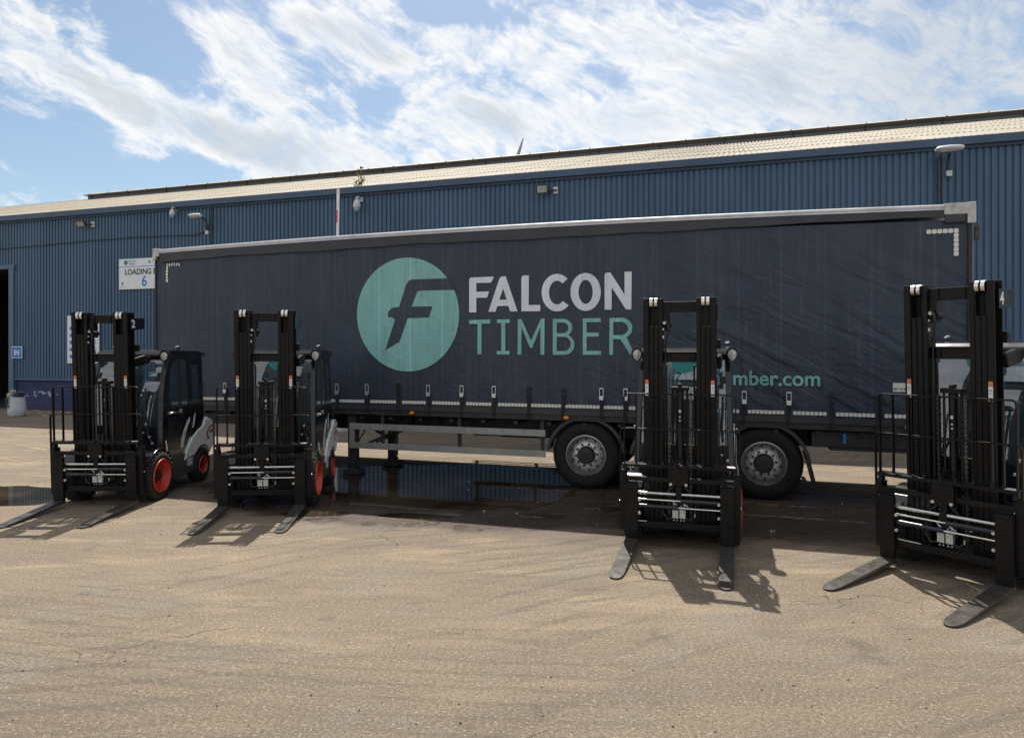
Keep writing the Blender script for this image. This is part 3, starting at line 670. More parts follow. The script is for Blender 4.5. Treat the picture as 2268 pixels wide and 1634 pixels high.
o = thing('in_sign', 'small square blue IN sign with white border beside the doorway', 'sign', on_wall(.80, 1.90, 0), RZ)
MB().box(-.13, .40, -.06, -.04, 0, .43).build('panel', 'sign_white', o, .003)
MB().box(-.105, .375, -.064, -.061, .025, .405).build('face', 'sign_blue', o)
text('lettering', 'IN', .27, 'sign_white', o, wt(.135, .115, -.0655), .007, 'CENTER')
o = thing('site_notice', 'tall white notice board with blue symbols behind the mast of the left forklift', 'sign', on_wall(3.39, 1.72, 0), RZ)
MB().box(0, 1.48, -.05, -.03, 0, 1.70).build('panel', 'sign_white', o, .003)
mb = MB()
for zz in (.12, .37, .62, .87, 1.12):
    mb.box(1.10, 1.34, -.054, -.051, zz+.06, zz+.08).box(1.10, 1.34, -.054, -.051, zz+.19, zz+.21).box(1.10, 1.12, -.054, -.051, zz+.08, zz+.19).box(1.32, 1.34, -.054, -.051, zz+.08, zz+.19).box(1.14, 1.21, -.054, -.051, zz+.1, zz+.17)
    mb.box(.12, .24, -.054, -.051, zz+.07, zz+.19)
mb.build('symbols', 'sign_blue', o)
# bulk bag of rubbish at the foot of the wall
o = thing('rubbish_sack', 'white cloth sack overflowing with rubbish at the foot of the wall', 'sack', (-16.42, 22.75, 0))
N = 20; vs = []; prof = [(.20, 0), (.245, .03), (.26, .2), (.255, .4), (.235, .56), (.25, .66), (.235, .64), (.2, .5)]
rr = random.Random(2)
for r_, z in prof:
    for i in range(N):
        a = 2*math.pi*i/N; q = r_*(1+.06*math.sin(3*a+z*4)+rr.uniform(-.02, .02)); vs.append((q*math.cos(a)+.03*z, q*math.sin(a), z+(.02*math.sin(2*a) if z > .5 else 0)))
fs = [(j*N+i, j*N+(i+1) % N, (j+1)*N+(i+1) % N, (j+1)*N+i) for j in range(len(prof)-1) for i in range(N)]+[tuple(range(N)), tuple(range(7*N, 8*N))]
MB().add(vs, fs).build('sack_body', 'bag_cloth', o, smooth=70)
for i, (x, y, z, s_, c_) in enumerate([(-.17,-.08,.70,.09,'rubbish_tan'),(-.12,.0,.80,.09,'rubbish_tan'),(-.05,-.1,.68,.10,'rubbish_blue'),(.08,-.05,.66,.13,'rubbish_dark'),(-.14,-.14,.62,.07,'rubbish_blue'),(-.04,.02,.78,.08,'rubbish_green'),(.12,.05,.7,.09,'rubbish_dark')]):
    bm = bmesh.new(); bmesh.ops.create_icosphere(bm, subdivisions=2, radius=s_)
    for v in bm.verts: v.co *= 1+rr.uniform(-.28, .22)
    for v in bm.verts: v.co += Vector((x, y, z))
    me = bpy.data.meshes.new('rubbish'); bm.to_mesh(me); bm.free(); me.materials.append(M[c_]); obj('rubbish', me, o)
MB().cyl((.05,-.05,.6), (-.01,-.05,.88), .012).build('stick', 'rubbish_tan', o)
MB().ribbon([(-.14,-.22,.66),(-.16,-.275,.6),(-.15,-.28,.4),(-.14,-.272,.26)], (1,0,0), .04, .006).ribbon([(-.07,-.24,.66),(-.08,-.28,.6),(-.08,-.285,.4),(-.07,-.278,.3)], (1,0,0), .035, .006).build('strap', 'rubbish_green', o)
# litter at the wall foot
mb = MB(); rr = random.Random(8)
for i in range(46):
    s_ = rr.uniform(1.5, 9); p = Vector(on_wall(s_, 0, -rr.uniform(.2, 1.6))); a = rr.uniform(0, 3.1); L = rr.uniform(.03, .13); wd = rr.uniform(.01, .03)
    q = Vector((math.cos(a), math.sin(a), 0)); t = Vector((-q.y, q.x, 0))*wd
    mb.add([p-t+Vector((0,0,.004)), p+q*L-t+Vector((0,0,.01)), p+q*L+t+Vector((0,0,.015)), p+t+Vector((0,0,.006)), p+q*L/2+Vector((0,0,.03))], [(0,1,4), (1,2,4), (2,3,4), (3,0,4), (0,3,2,1)])
o = mb.build('litter', 'stone_pale', kind='stuff'); o['label'] = 'scraps of litter and chippings along the wall foot'
# weed growing out of the gutter
o = thing('gutter_weed', 'dry brown weed growing from the gutter above the dome camera', 'weed', on_wall(15.2, 7.1, -.05), RZ)
mb = MB(); lf = MB(); rr = random.Random(4)
for i in range(7):
    a = rr.uniform(-.35, .35); h = rr.uniform(.2, .62); P = [(0.03*i-.1, 0, 0)]
    for k in range(1, 6): P.append((P[0][0]+a*h*k/5*(.5+.2*k/5)+rr.uniform(-.02, .02), rr.uniform(-.05, .05), h*k/5))
    mb.tube(P, .009, 5)
    for k in range(8):
        q = P[rr.randint(2, 5)]; s_ = rr.uniform(.03, .07); c_ = Vector(q)+Vector((rr.uniform(-.06, .06), rr.uniform(-.05, .05), rr.uniform(-.05, .05)))
        d1 = Vector((rr.uniform(-1, 1), rr.uniform(-1, 1), rr.uniform(-1, 1))).normalized()*s_; d2 = d1.cross(Vector((rr.uniform(-1, 1), .3, .6))).normalized()*s_*.45
        lf.add([c_-d1, c_+d2, c_+d1, c_-d2], [(0,1,2,3)])
mb.build('stem', 'weed_brown', o); lf.build('leaves', 'weed_brown', o, kind='stuff')
# raised barrier arm between trailer and warehouse
o = thing('barrier', 'raised white barrier arm with red bands standing up behind the trailer', 'barrier', (-4.62, 18.5, 0), RZ*.4)
MB().lathe([(.17,0),(.19,.05),(.185,.4),(.15,.55),(.08,.62),(0,.64)], (.06,.05,0), 'z', 24).build('base', 'barrier_white', o, smooth=50)
a_ = MB().box(-.038, .038, -.02, .02, .5, 6.48); a_.xf(lambda v: Vector((v.x+(v.z-4)*.012-.03, v.y-.17, v.z))); a_.build('arm', 'barrier_white', o, .006)
for z in (5.75, 4.55, 3.35, 2.2):
    MB().box(-.040, -.002, -.0235, .0235, z-.17, z+.17).xf(lambda v: Vector((v.x+(v.z-4)*.012-.03, v.y-.17, v.z))).build('red_band', 'barrier_red', o)
MB().box(-.01, .075, -.21, -.155, 4.1, 4.36).build('arm_plate', 'barrier_white', o, .005)
# turbine far beyond the roof
o = thing('wind_turbine', 'grey turbine blade tip rising above the warehouse roof ridge', 'wind turbine', (-5.9, 200, 0))
MB().cyl((0,0,0), (0,0,32), 1.5, .9, 20).build('tower', 'turbine_grey', o, smooth=40)
MB().lathe([(0,-1.2),(.8,-.9),(1.1,0),(1.1,3.4),(.6,4)], (0,-2.2,33), 'y', 20).build('nacelle', 'turbine_grey', o, smooth=50)
for k in range(3):
    mb = MB(); prof = []; L = 30.5
    for q, (cw, tk) in ((0, (.9, .8)), (.08, (1.0, .8)), (.2, (2.4, .5)), (.5, (1.7, .32)), (.75, (1.15, .2)), (.9, (.75, .12)), (.98, (.32, .06)), (1, (.08, .03))):
        zz = q*L+.8; bend = .5*q*q-.5
        prof.append([(bend-cw*.3, 0, zz), (bend+cw*.2, -tk/2, zz), (bend+cw*.7, 0, zz), (bend+cw*.2, tk/2, zz)])
    vs = [v for p_ in prof for v in p_]; fs = [(j*4+i, j*4+(i+1) % 4, (j+1)*4+(i+1) % 4, (j+1)*4+i) for j in range(7) for i in range(4)]
    mb.add(vs, fs); R = Matrix.Rotation(rad(17+120*k), 4, 'Y')
    mb.xf(lambda v: R @ v+Vector((0, -3.0, 33.6))); mb.build('blade', 'turbine_grey', o, smooth=60)

# ================================================================ curtain-sided trailer
TL = 13.6
T = thing('curtain_trailer', 'long dark navy curtain-sided trailer lettered FALCON TIMBER, parked along the warehouse', 'trailer', (-6.863, 13.221, 0), RZ)
def camber(v):
    c = 1-((v.x-6.8)/6.8)**2
    return Vector((v.x, v.y, v.z+(.035+.045*max(0, min(1, (v.z-1.2)/2.8)))*c*(1 if v.z > .85 else 0)))
def segs(x0, x1, n=24): return [x0+(x1-x0)*i/n for i in range(n+1)]
def long_prism(poly_yz, x0, x1, n=24):
    """a profile in (y, z) swept along the trailer with its slight upward camber"""
    mb = MB(); k = len(poly_yz); xs = segs(x0, x1, n)
    vs = [(x, y, z) for x in xs for y, z in poly_yz]
    mb.add(vs, [(j*k+i, j*k+(i+1) % k, (j+1)*k+(i+1) % k, (j+1)*k+i) for j in range(n) for i in range(k)]+[tuple(range(k)), tuple(range(n*k, (n+1)*k))])
    return mb.xf(camber)
def rect(y0, y1, z0, z1): return [(y0, z0), (y1, z0), (y1, z1), (y0, z1)]
# near curtain as a finely divided sheet with real slack
def curtain(y, sgn, name='curtain'):
    nx, nz = 272, 54; vs = []; fs = []; rr = random.Random(1)
    for j in range(nz+1):
        for i in range(nx+1):
            x = .03+13.54*i/nx; z = 1.165+2.72*j/nz
            sag = .5-.5*math.cos((x-.45)/.583*2*math.pi)
            t = .004*sag+.010*sag*max(0, 1-(z-1.2)/.9)**1.5-.001
            k = max(0, min(1, (x-8.5)/3)); d = z-2.6
            wr = .005*k*math.sin(3.2*(x*.62+z*1.0)+math.sin(x*.9)*1.3)*math.exp(-((z-2.3)/1.1)**2)
            hem = .006*(1+math.sin(x*10.4))*max(0, 1-(z-1.165)/.18)
            vs.append((x, y+sgn*(t+wr+hem*.5), z))
    for j in range(nz):
        for i in range(nx): a = j*(nx+1)+i; fs.append((a, a+1, a+nx+2, a+nx+1))
    return MB().add(vs, fs).xf(camber).build(name, 'curtain_navy', T, smooth=80)
curtain(0.0, 1); curtain(2.5, -1)
long_prism(rect(.05, 2.45, 1.15, 3.90), .06, TL-.06).build('load_bay', 'valance_dark', T)
long_prism([(-.02, 4.085), (0, 4.105), (1.25, 4.135), (2.5, 4.105), (2.52, 4.085)], .05, TL-.05).build('roof_sheet', 'alu_rail', T)
long_prism([(-.045, 4.025), (-.040, 4.045), (-.045, 4.055), (-.045, 4.085), (-.02, 4.092), (.06, 4.092), (.06, 4.0), (-.02, 4.02)], .12, TL-.14).build('top_rail', 'alu_rail', T)
long_prism([(2.5, 3.97), (2.54, 3.97), (2.545, 4.085), (2.45, 4.08)], .12, TL-.14).build('top_rail', 'alu_rail', T)
# loose valance below the rail with an uneven lower edge
mb = MB(); n = 150; rr = random.Random(6); vs = []
ph = [rr.uniform(0, 6) for _ in range(4)]
for i in range(n+1):
    x = .12+13.3*i/n
    zb = 3.865+.010*math.sin(x*1.7+ph[0])+.005*math.sin(x*5.1+ph[1])
    if x > 9.6: zb += .055*min(1, (x-9.6)/1.6)
    for y, z in ((-.034, 4.026), (-.034+.004*math.sin(x*9), zb), (-.026, zb-.002), (-.018, 4.026)): vs.append((x, y, z))
mb.add(vs, [(j*4+i, j*4+(i+1) % 4, (j+1)*4+(i+1) % 4, (j+1)*4+i) for j in range(n) for i in range(4)]).xf(camber).build('valance', 'valance_dark', T, smooth=40)
for x0, x1 in ((-.02, .12), (TL-.34, TL+.02)):
    mb = MB().box(x0, x1, -.055, .10, 3.965, 4.115)
    if x0 > 1: mb.box(TL-.07, TL+.03, -.056, .10, 3.84, 4.12)
    else: mb.box(-.025, .05, -.056, .1, 3.90, 4.12)
    mb.build('corner_casting', 'alu_cap', T, .006)
MB().box(TL-.33, TL-.09, -.048, -.02, 3.86, 3.965).build('rubber_pad', 'valance_dark', T, .005)
mb = MB().box(TL-.055, TL-.005, -.03, .06, 1.0, 3.9); mb.build('rear_post', 'chassis_dark', T, .005)
MB().box(0, .06, 0, 2.5, 1.15, 4.07).build('headboard', 'curtain_navy', T, .01)
MB().box(-.006, .03, -.022, .05, 1.12, 3.93).build('front_post', 'chassis_dark', T, .005)
for y0 in (.04, 1.27): MB().box(TL-.04, TL+.02, y0, y0+1.19, 1.15, 3.98).build('rear_door', 'alu_rail', T, .008)
MB().cyl((TL+.04,-.035,3.62), (TL+.04,-.035,3.80), .035).build('marker_lamp', 'buckle_dark', T, .004)
# side rave, chassis
long_prism(rect(.012, 2.488, 1.03, 1.13), 0, TL).build('side_rave', 'chassis_dark', T)
long_prism(rect(-.012, .006, 1.12, 1.20), 0.02, TL-.02).build('bottom_band', 'valance_dark', T)
mb = MB()
for y in (.72, 1.62): mb.add(*(lambda q: (q.v, q.f))(long_prism(rect(y, y+.15, .72, 1.03), .4, 13.5)))
mb.build('chassis_beam', 'chassis_dark', T)
mb = MB()
for k in range(24): x = .5+k*.56; mb.box(x, x+.06, .05, 2.45, .98, 1.028)
mb.build('cross_members', 'chassis_dark', T, kind='stuff')
# rear equipment boxes and bumper
MB().box(11.65, 13.5, .10, .55, .80, 1.02).build('pallet_box', 'chassis_dark', T, .01)
MB().box(11.9, 13.3, .12, 1.0, .75, .8).build('box_floor', 'chassis_dark', T)
MB().box(13.42, 13.55, .08, 2.42, .42, .56).build('rear_bumper', 'chassis_dark', T, .008)
mb = MB()
for y in (.6, 1.8): mb.box(13.44, 13.52, y, y+.1, .5, 1.0)
mb.build('bumper_bracket', 'chassis_dark', T)
MB().box(12.05, 12.09, .05, .09, .86, 1.0).build('cable_tag', 'sign_blue', T)
MB().box(2.0, 3.3, .25, 1.0, .62, 1.0).build('toolbox', 'chassis_dark', T, .01)
for x in (5.0, 5.25, 5.5): MB().box(x, x+.2, .50, .54, .86, 1.0).build('data_plate', 'chassis_dark', T)
MB().cyl((6.6,1.3,.78), (7.4,1.3,.78), .18, n=20).build('air_tank', 'chassis_dark', T, smooth=40)
# side guards: near one with every rail and post
mb = MB().box(4.25, 7.76, -.01, .03, .80, .905); mb.build('guard_rail', 'guard_alu', T, .004)
MB().box(4.25, 7.76, -.01, .03, .475, .575).build('guard_rail', 'guard_alu', T, .004)
MB().box(4.245, 4.33, -.0125, .0325, .473, .907).build('guard_end', 'guard_alu', T, .004)
for x in (4.86, 6.28, 7.70): MB().box(x-.028, x+.028, .032, .07, .47, 1.05).build('guard_post', 'chassis_dark', T, .003)
mb = MB().tube([(4.35,.06,.54),(4.52,.06,.80)], .012, 6).tube([(4.4,.2,.5),(4.95,.2,.74),(5.2,.4,.98)], .022, 8).tube([(4.6,.3,.55),(5.3,.3,.85),(5.8,.3,1.0)], .018, 8)
mb.build('leg_brace', 'chassis_dark', T, smooth=40)
MB().box(5.6, 8.6, 2.46, 2.50, .46, .55).build('guard_rail', 'chassis_dark', T, .004)
MB().box(5.6, 8.6, 2.46, 2.50, .80, .90).build('guard_rail', 'chassis_dark', T, .004)
for x in (5.7, 6.9, 8.3): MB().box(x-.028, x+.028, 2.42, 2.458, .46, 1.05).build('guard_post', 'chassis_dark', T, .003)
# landing legs
def leg(x, y, label=None):
    l = MB().box(x-.075, x+.075, y-.07, y+.07, .18, 1.03).box(x-.055, x+.055, y-.05, y+.05, .08, .2).build('landing_leg', 'chassis_dark', T, .006)
    MB().prism([(x-.15, .012), (x+.15, .012), (x+.15, .06), (x+.10, .10), (x-.10, .10), (x-.15, .06)], 'y', y-.13, y+.13).build('sand_shoe', 'chassis_dark', l, .005)
    MB().box(x-.10, x+.10, y-.03, y+.03, .10, .17).build('shoe_pin', 'hub_dark', l, .004)
leg(4.24, .14); leg(4.48, 1.15)
MB().tube([(4.28,.2,.98),(4.46,.6,.7),(4.48,1.1,.5)], .025, 8).build('cross_brace', 'chassis_dark', T, smooth=40)
MB().tube([(3.95,-.03,1.05),(3.82,-.06,.95),(3.72,-.08,.75),(3.70,-.08,.50),(3.82,-.08,.40),(3.92,-.06,.30),(3.86,-.06,.05)], .016, 8).build('winding_handle', 'hub_dark', T, smooth=50)
# wheels
def truck_wheel(x, y, sgn):
    # sgn -1: outer face towards the camera
    cz = .53
    prof = [(.30,.02),(.315,-.005),(.36,-.02),(.44,-.018),(.49,-.004),(.515,.02),(.53,.05),(.53,.30),(.515,.33),(.49,.35),(.40,.36),(.30,.34)]
    t = MB().lathe(prof, (x, y, cz), 'y', 56, -sgn); o = t.build('wheel', 'truck_tyre', T, smooth=40)
    tr = MB()
    for i in range(72):
        a = i*math.pi/36; c_, s_ = math.cos(a), math.sin(a)
        for k in (0, 1, 2, 3):
            u = .055+k*.064; off = .01*(i % 2); yy = y-sgn*(u+off)
            p = Vector((x+c_*.531, yy, cz+s_*.531)); tt = Vector((-s_, 0, c_))*.018; q = Vector((0, .020, 0)); rr_ = Vector((c_, 0, s_))*.006
            tr.add([p-tt-q, p+tt-q, p+tt+q, p-tt+q, p-tt-q+rr_, p+tt-q+rr_, p+tt+q+rr_, p-tt+q+rr_], [(4,5,6,7), (0,1,5,4), (1,2,6,5), (2,3,7,6), (3,0,4,7)])
    tr.build('tread', 'truck_tyre', o, kind='stuff')
    MB().lathe([(.305,.30),(.29,.02),(.312,-.012),(.318,-.018),(.300,-.020),(.285,.0),(.272,.05),(.262,.10),(.24,.115)], (x,y,cz), 'y', 56, -sgn).build('rim', 'rim_steel', o, smooth=35)
    MB().lathe([(.245,.118),(.225,.105),(.20,.055),(.185,.045),(.14,.045),(.135,.06)], (x,y,cz), 'y', 48, -sgn).build('rim_disc', 'rim_disc', o, smooth=35)
    MB().lathe([(.140,.06),(.135,-.03),(.118,-.055),(.03,-.06),(0,-.06)], (x,y,cz), 'y', 36, -sgn).build('hub', 'hub_dark', o, smooth=35)
    nb = MB()
    for i in range(10):
        a = i*math.pi/5+.1; p = Vector((x+.17*math.cos(a), y-sgn*.045, cz+.17*math.sin(a))); nb.cyl(p, p+Vector((0, sgn*.035, 0)), .021, .016, 6)
    nb.build('wheel_nuts', 'hub_dark', o, kind='stuff')
    hl = MB()
    for i in range(10):
        a = i*math.pi/5+.41; p = Vector((x+.226*math.cos(a), y-sgn*.104, cz+.226*math.sin(a))); hl.cyl(p, p+Vector((0, sgn*.004, 0)), .019, .019, 10)
    hl.build('hand_holes', 'hub_dark', o, kind='stuff')
    text('hub_lettering', 'BPW', .055, 'buckle_dark', o, lambda v: (x+v.x*math.cos(.5)-v.y*math.sin(.5)-.03, y+sgn*.0615, cz-.03+v.x*math.sin(.5)+v.y*math.cos(.5))) if sgn < 0 else None
for x in (8.40, 9.705, 11.01):
    truck_wheel(x, .06, -1); truck_wheel(x, 2.44, 1)
    MB().cyl((x,.3,.53), (x,2.2,.53), .075, n=14).build('axle', 'chassis_dark', T, smooth=40)
    for y0 in (.02, 2.12):
        mb = MB(); R1, R0 = .635, .615; P = []; last = x > 10
        a0, a1 = (8, 172)
        pts = [(x+R1*math.cos(rad(a0+(a1-a0)*i/24)), .50+R1*math.sin(rad(a0+(a1-a0)*i/24))) for i in range(25)]
        pin = [(x+R0*math.cos(rad(a0+(a1-a0)*i/24)), .50+R0*math.sin(rad(a0+(a1-a0)*i/24))) for i in range(25)]
        vs = []
        for (a, b), (c_, d) in zip(pts, pin): vs += [(a, y0, b), (a, y0+.36, b), (c_, y0+.36, d), (c_, y0, d)]
        fs = [(j*4+i, j*4+(i+1) % 4, (j+1)*4+(i+1) % 4, (j+1)*4+i) for j in range(24) for i in range(4)]+[(0,1,2,3), (96,97,98,99)]
        vs2 = []
        for (a, b) in pts:
            u = Vector((a-x, b-.5)); q = u*(1-.075); vs2 += [(a, y0-.006, b), (a, y0-.002, b), (x+q.x, y0-.002, .5+q.y), (x+q.x, y0-.006, .5+q.y)]
        mb.add(vs, fs).add(vs2, fs); mb.build('mudguard', 'mudguard', T, smooth=40)
mb = MB().prism([(11.55,.70),(11.60,.72),(11.70,.30),(11.665,.27)], 'y', .03, .36); mb.build('mud_flap', 'hub_dark', T, .003)
mb = MB().prism([(11.55,.70),(11.60,.72),(11.70,.30),(11.665,.27)], 'y', 2.12, 2.46); mb.build('mud_flap', 'hub_dark', T, .003)
for x in (5.44, 8.10, 12.85): MB().lathe([(.0,-.02),(.03,-.018),(.036,0)], (0,0,0), 'y', 14).xf(lambda v: Vector((v.x*1.35+x, v.y-.012, v.z*.75+1.085+.03))).build('side_marker', 'amber_lens', T, smooth=40)
# reflective tape squares
def sq_mesh(s_=.049, h=.052):
    c_ = .008; mb = MB(); a, b = s_/2, h/2
    return mb.prism([(-a+c_,-b),(a-c_,-b),(a,-b+c_),(a,b-c_),(a-c_,b),(-a+c_,b),(-a,b-c_),(-a,-b+c_)], 'y', -.0025, 0)
sq = sq_mesh().build('reflective_square', 'reflector', T)
straps_x = [.45, 1.05, 1.644, 2.24, 2.83, 3.42, 4.01, 4.60, 5.19, 5.75, 6.35, 6.91, 7.49, 8.06, 8.66, 9.03, 9.62, 10.19, 10.74, 11.34, 11.90, 12.50, 13.1]
first = True; rr = random.Random(9); x = .14
zc = lambda x, z: camber(Vector((x, 0, z))).z
while x < 13.45:
    if min(abs(x-q) for q in straps_x) > .040:
        o = sq if first else share(sq); first = False
        o.location = (x, -.0085, zc(x, 1.258)+rr.uniform(-.001, .001)); o.rotation_euler = (0, rr.uniform(-.01, .01), 0)
    x += .0553
for i in range(6): share(sq, (13.09+i*.064, -.009, 3.755), (0, 0, 0)).scale = (1.15, 1, 1.1)
for i in range(1, 6): share(sq, (13.41, -.009, 3.755-i*.0615), (0, 0, 0)).scale = (1.15, 1, 1.1)
for i in range(6): share(sq, (.285+i*.056, -.009, 3.80+rr.uniform(-.006, .006)), (0, rr.uniform(-.35, .35), 0)).scale = (rr.uniform(.4, 1), 1, 1.1)
for i in range(1, 6): share(sq, (.285+rr.uniform(-.01, .01), -.009, 3.80-i*.06), (0, rr.uniform(-.3, .3), 0)).scale = (rr.uniform(.8, 1.15), 1, 1.05)
# straps and buckles: two kinds, closed bright and older dark
def strap(x, dark, tilt, top):
    P = [(x+tilt, -.016, 1.06), (x+tilt*.8, -.026, 1.13), (x+tilt*.4, -.03, 1.25), (x, -.026, top)]
    s_ = MB().ribbon([camber(Vector(p)) for p in P], (1,0,0), .046, .004).build('strap', 'strap_web', T)
    zt = zc(x, top); mname = 'buckle_dark' if dark else 'buckle_silver'
    mb = MB().box(x-.034, x-.024, -.045, -.018, zt-.01, zt+.15).box(x+.024, x+.034, -.045, -.018, zt-.01, zt+.15).box(x-.034, x+.034, -.045, -.018, zt+.135, zt+.152)
    mb.cyl((x-.03,-.03,zt+.02), (x+.03,-.03,zt+.02), .008)
    mb.build('buckle', mname, s_, .002)
    if not dark:
        MB().box(x-.032, x+.032, -.054, -.046, zt-.035, zt+.030).build('buckle_lever', 'buckle_silver', s_, .003)
    else: MB().box(x-.03, x+.03, -.05, -.03, zt+.04, zt+.06).box(x-.03, x+.03, -.05, -.03, zt+.1, zt+.12).build('buckle_bar', mname, s_, .002)
    MB().tube([(x+.01,-.035,zt-.01),(x+.018,-.042,zt-.06),(x+.02,-.04,zt-.14)], .016, 6).build('strap_tail', 'strap_web', s_)
    MB().tube([(x+tilt-.012,-.014,1.075),(x+tilt-.012,-.018,1.03),(x+tilt+.012,-.018,1.03),(x+tilt+.012,-.014,1.075)], .005, 6).xf(camber).build('strap_hook', 'buckle_dark', s_)
darks = {5.75-.562, 5.19, 7.49, 8.06, 9.62, 11.90, 12.50}
for x in straps_x: strap(x, any(abs(x-d) < .02 for d in darks), rr.uniform(-.03, .005), 1.40 if x not in (5.19,) else 1.42)
# load standard tag
MB().box(12.66, 12.86, -.010, -.006, 1.60, 1.72).build('data_tag', 'reflector', T)
text('tag_lettering', 'EN 12642', .042, 'sign_dark', T, lambda v: (v.x+12.665, -.0115-v.z, v.y+1.625), .001)
# printed livery
def deform(y): return lambda v: (v.x, y-v.z, v.y)
outline('logo_disc', LOGO['disc'], 'print_teal', T, -.0085)
outline('logo_emblem', LOGO['emblem'], 'curtain_navy', T, -.0125)
for k in 'FALCON':
    if k == 'A' or k == 'F' or k in 'LCON': outline('letter', LOGO[k], 'print_white', T, -.010)
for k in 'TIMBER': outline('letter', LOGO[k], 'print_teal', T, -.010)
text('web_address', 'falcontimber.com', .295, 'print_teal', T, lambda v: (v.x+9.73, -.010-v.z, v.y+1.665), .005, sx=.975)

# ================================================================ forklift
def build_forklift():
    F = thing('forklift', '', 'forklift', group='new forklifts lined up in front of the trailer')
    TILT = rad(2.3); cy, cz = .3, .35
    def tl(v):
        a, b = v.y-cy, v.z-cz
        return Vector((v.x, cy+a*math.cos(TILT)-b*math.sin(TILT), cz+a*math.sin(TILT)+b*math.cos(TILT)))
    def part(mb, name, material, parent=None, bevel=0, smooth=0, kind=None, t=False):
        if t: mb.xf(tl)
        return mb.build(name, material, parent or F, bevel, smooth, kind)
    # --- mast rails: on each side four upright strips of nested channels
    for s in (-1, 1):
        for (a, b, z1, y0, web) in ((.180,.222,2.735,.155,.04), (.228,.272,2.43,.150,.03), (.278,.322,2.43,.147,.03), (.328,.388,2.74,.140,.05)):
            x0, x1 = s*a, s*b
            xi = min(x0, x1); xo = max(x0, x1)
            m_ = MB().box(xi, xo, y0, y0+.016, .16, z1).box(xi, xo, .315, .331, .16, z1)
            if s > 0: m_.box(xi, xi+.014, y0+.016, .315, .16, z1)
            else: m_.box(xo-.014, xo, y0+.016, .315, .16, z1)
            part(m_, 'mast_rail', 'mast_paint', bevel=.003, t=True)
        for a, b in ((.228,.272), (.278,.322)):
            x = s*(a+b)/2
            r_ = MB().cyl((x-.016,.178,2.690), (x+.016,.178,2.690), .056, n=24); part(r_, 'mast_roller', 'chrome', smooth=40, t=True)
            part(MB().box(x-.0215, x+.0215, .235, .30, 2.43, 2.735), 'roller_bracket', 'mast_paint', t=True)
        part(MB().box(s*.335-.014, s*.335+.014, .1435, .1460, 1.80, 1.845) if False else MB().box(s*.350-.018, s*.350+.018, .1375, .1392, 1.80, 1.845), 'warning_label', 'sticker_orange', t=True)
        wl = part(MB().box(s*.350-.018, s*.350+.018, .1375, .1392, 1.67, 1.7985), 'warning_label', 'sticker_white', t=True)
        part(MB().prism([(s*.350-.010, 1.81), (s*.350+.010, 1.81), (s*.350, 1.833)], 'y', .1362, .1372).box(s*.350-.007, s*.350+.007, .1362, .1372, 1.755, 1.775).box(s*.350-.010, s*.350+.006, .1362, .1372, 1.735, 1.742).box(s*.350-.008, s*.350+.009, .1362, .1372, 1.69, 1.70), 'label_print', 'sticker_ink', parent=wl, t=True)
    part(MB().box(-.18, .18, .20, .235, 2.585, 2.70).box(-.13, -.09, .185, .20, 2.59, 2.70).box(.10, .14, .185, .20, 2.59, 2.70), 'mast_crossbar', 'mast_paint', bevel=.003, t=True)
    part(MB().box(-.18, .18, .24, .275, 2.035, 2.14).box(-.18, .18, .20, .29, 2.142, 2.152).box(-.14, -.10, .225, .24, 2.035, 2.14).box(.12, .16, .225, .24, 2.035, 2.14), 'mast_crossbar', 'mast_paint', bevel=.003, t=True)
    for z in (.32, 1.0): part(MB().box(-.18, .18, .26, .30, z, z+.12), 'mast_crossbar', 'mast_paint', bevel=.003, t=True)
    # --- lift cylinder pack, chains, hoses
    part(MB().cyl((0,.25,.3), (0,.25,1.74), .042, n=16).cyl((-.075,.23,.3), (-.075,.23,1.72), .013, n=8).cyl((.075,.23,.3), (.075,.23,1.72), .013, n=8), 'lift_cylinder', 'gloss_black', smooth=40, t=True)
    part(MB().box(-.095, .095, .19, .30, 1.72, 1.765).box(-.02, .02, .2, .28, 1.765, 1.80), 'cylinder_head', 'mast_paint', bevel=.004, t=True)
    part(MB().cyl((0,.235,.9), (0,.235,1.35), .013, n=8), 'piston_label', 'cream_label', t=True)
    part(MB().box(-.012,.012,.204,.208,1.48,1.51).cyl((0,.203,1.43),(0,.21,1.43),.009,n=8).cyl((0,.203,1.39),(0,.21,1.39),.009,n=8), 'cylinder_label', 'sticker_white', kind='stuff', t=True)
    for s in (-1, 1):
        m_ = MB(); z = .34; k = 0
        while z < 1.70:
            wd = .017 if k % 2 else .010; m_.box(s*.115-wd, s*.115+wd, .205, .222, z, z+.020); z += .024; k += 1
        part(m_, 'lift_chain', 'chain_steel', t=True)
        part(MB().tube([(s*.155,.28,.4),(s*.155,.285,1.2),(s*.15,.28,1.9),(s*.15,.27,2.0)], .011, 8), 'hydraulic_hose', 'hose_black', smooth=50, t=True)
    part(MB().box(-.178, -.11, .19, .30, 2.38, 2.60).cyl((-.135,.19,2.44), (-.135,.30,2.44), .045, n=16), 'hose_pulley', 'mast_paint', bevel=.003, t=True)
    part(MB().tube([(-.155,.18,2.50),(-.12,.15,2.46),(-.11,.16,2.38),(-.135,.18,2.30),(-.15,.2,2.22),(-.155,.2,1.9),(-.16,.2,.6)], .011, 8).tube([(-.165,.19,2.2),(-.14,.17,2.26),(-.13,.18,2.34)], .009, 6), 'hydraulic_hose', 'hose_black', smooth=50, t=True)
    part(MB().cyl((-.16,.17,2.47), (-.16,.185,2.47), .018, n=10).cyl((-.175,.17,2.40), (-.175,.185,2.40), .012, n=10).box(-.19,-.165,.165,.18,2.30,2.33), 'hose_fitting', 'zinc_block', smooth=40, t=True)
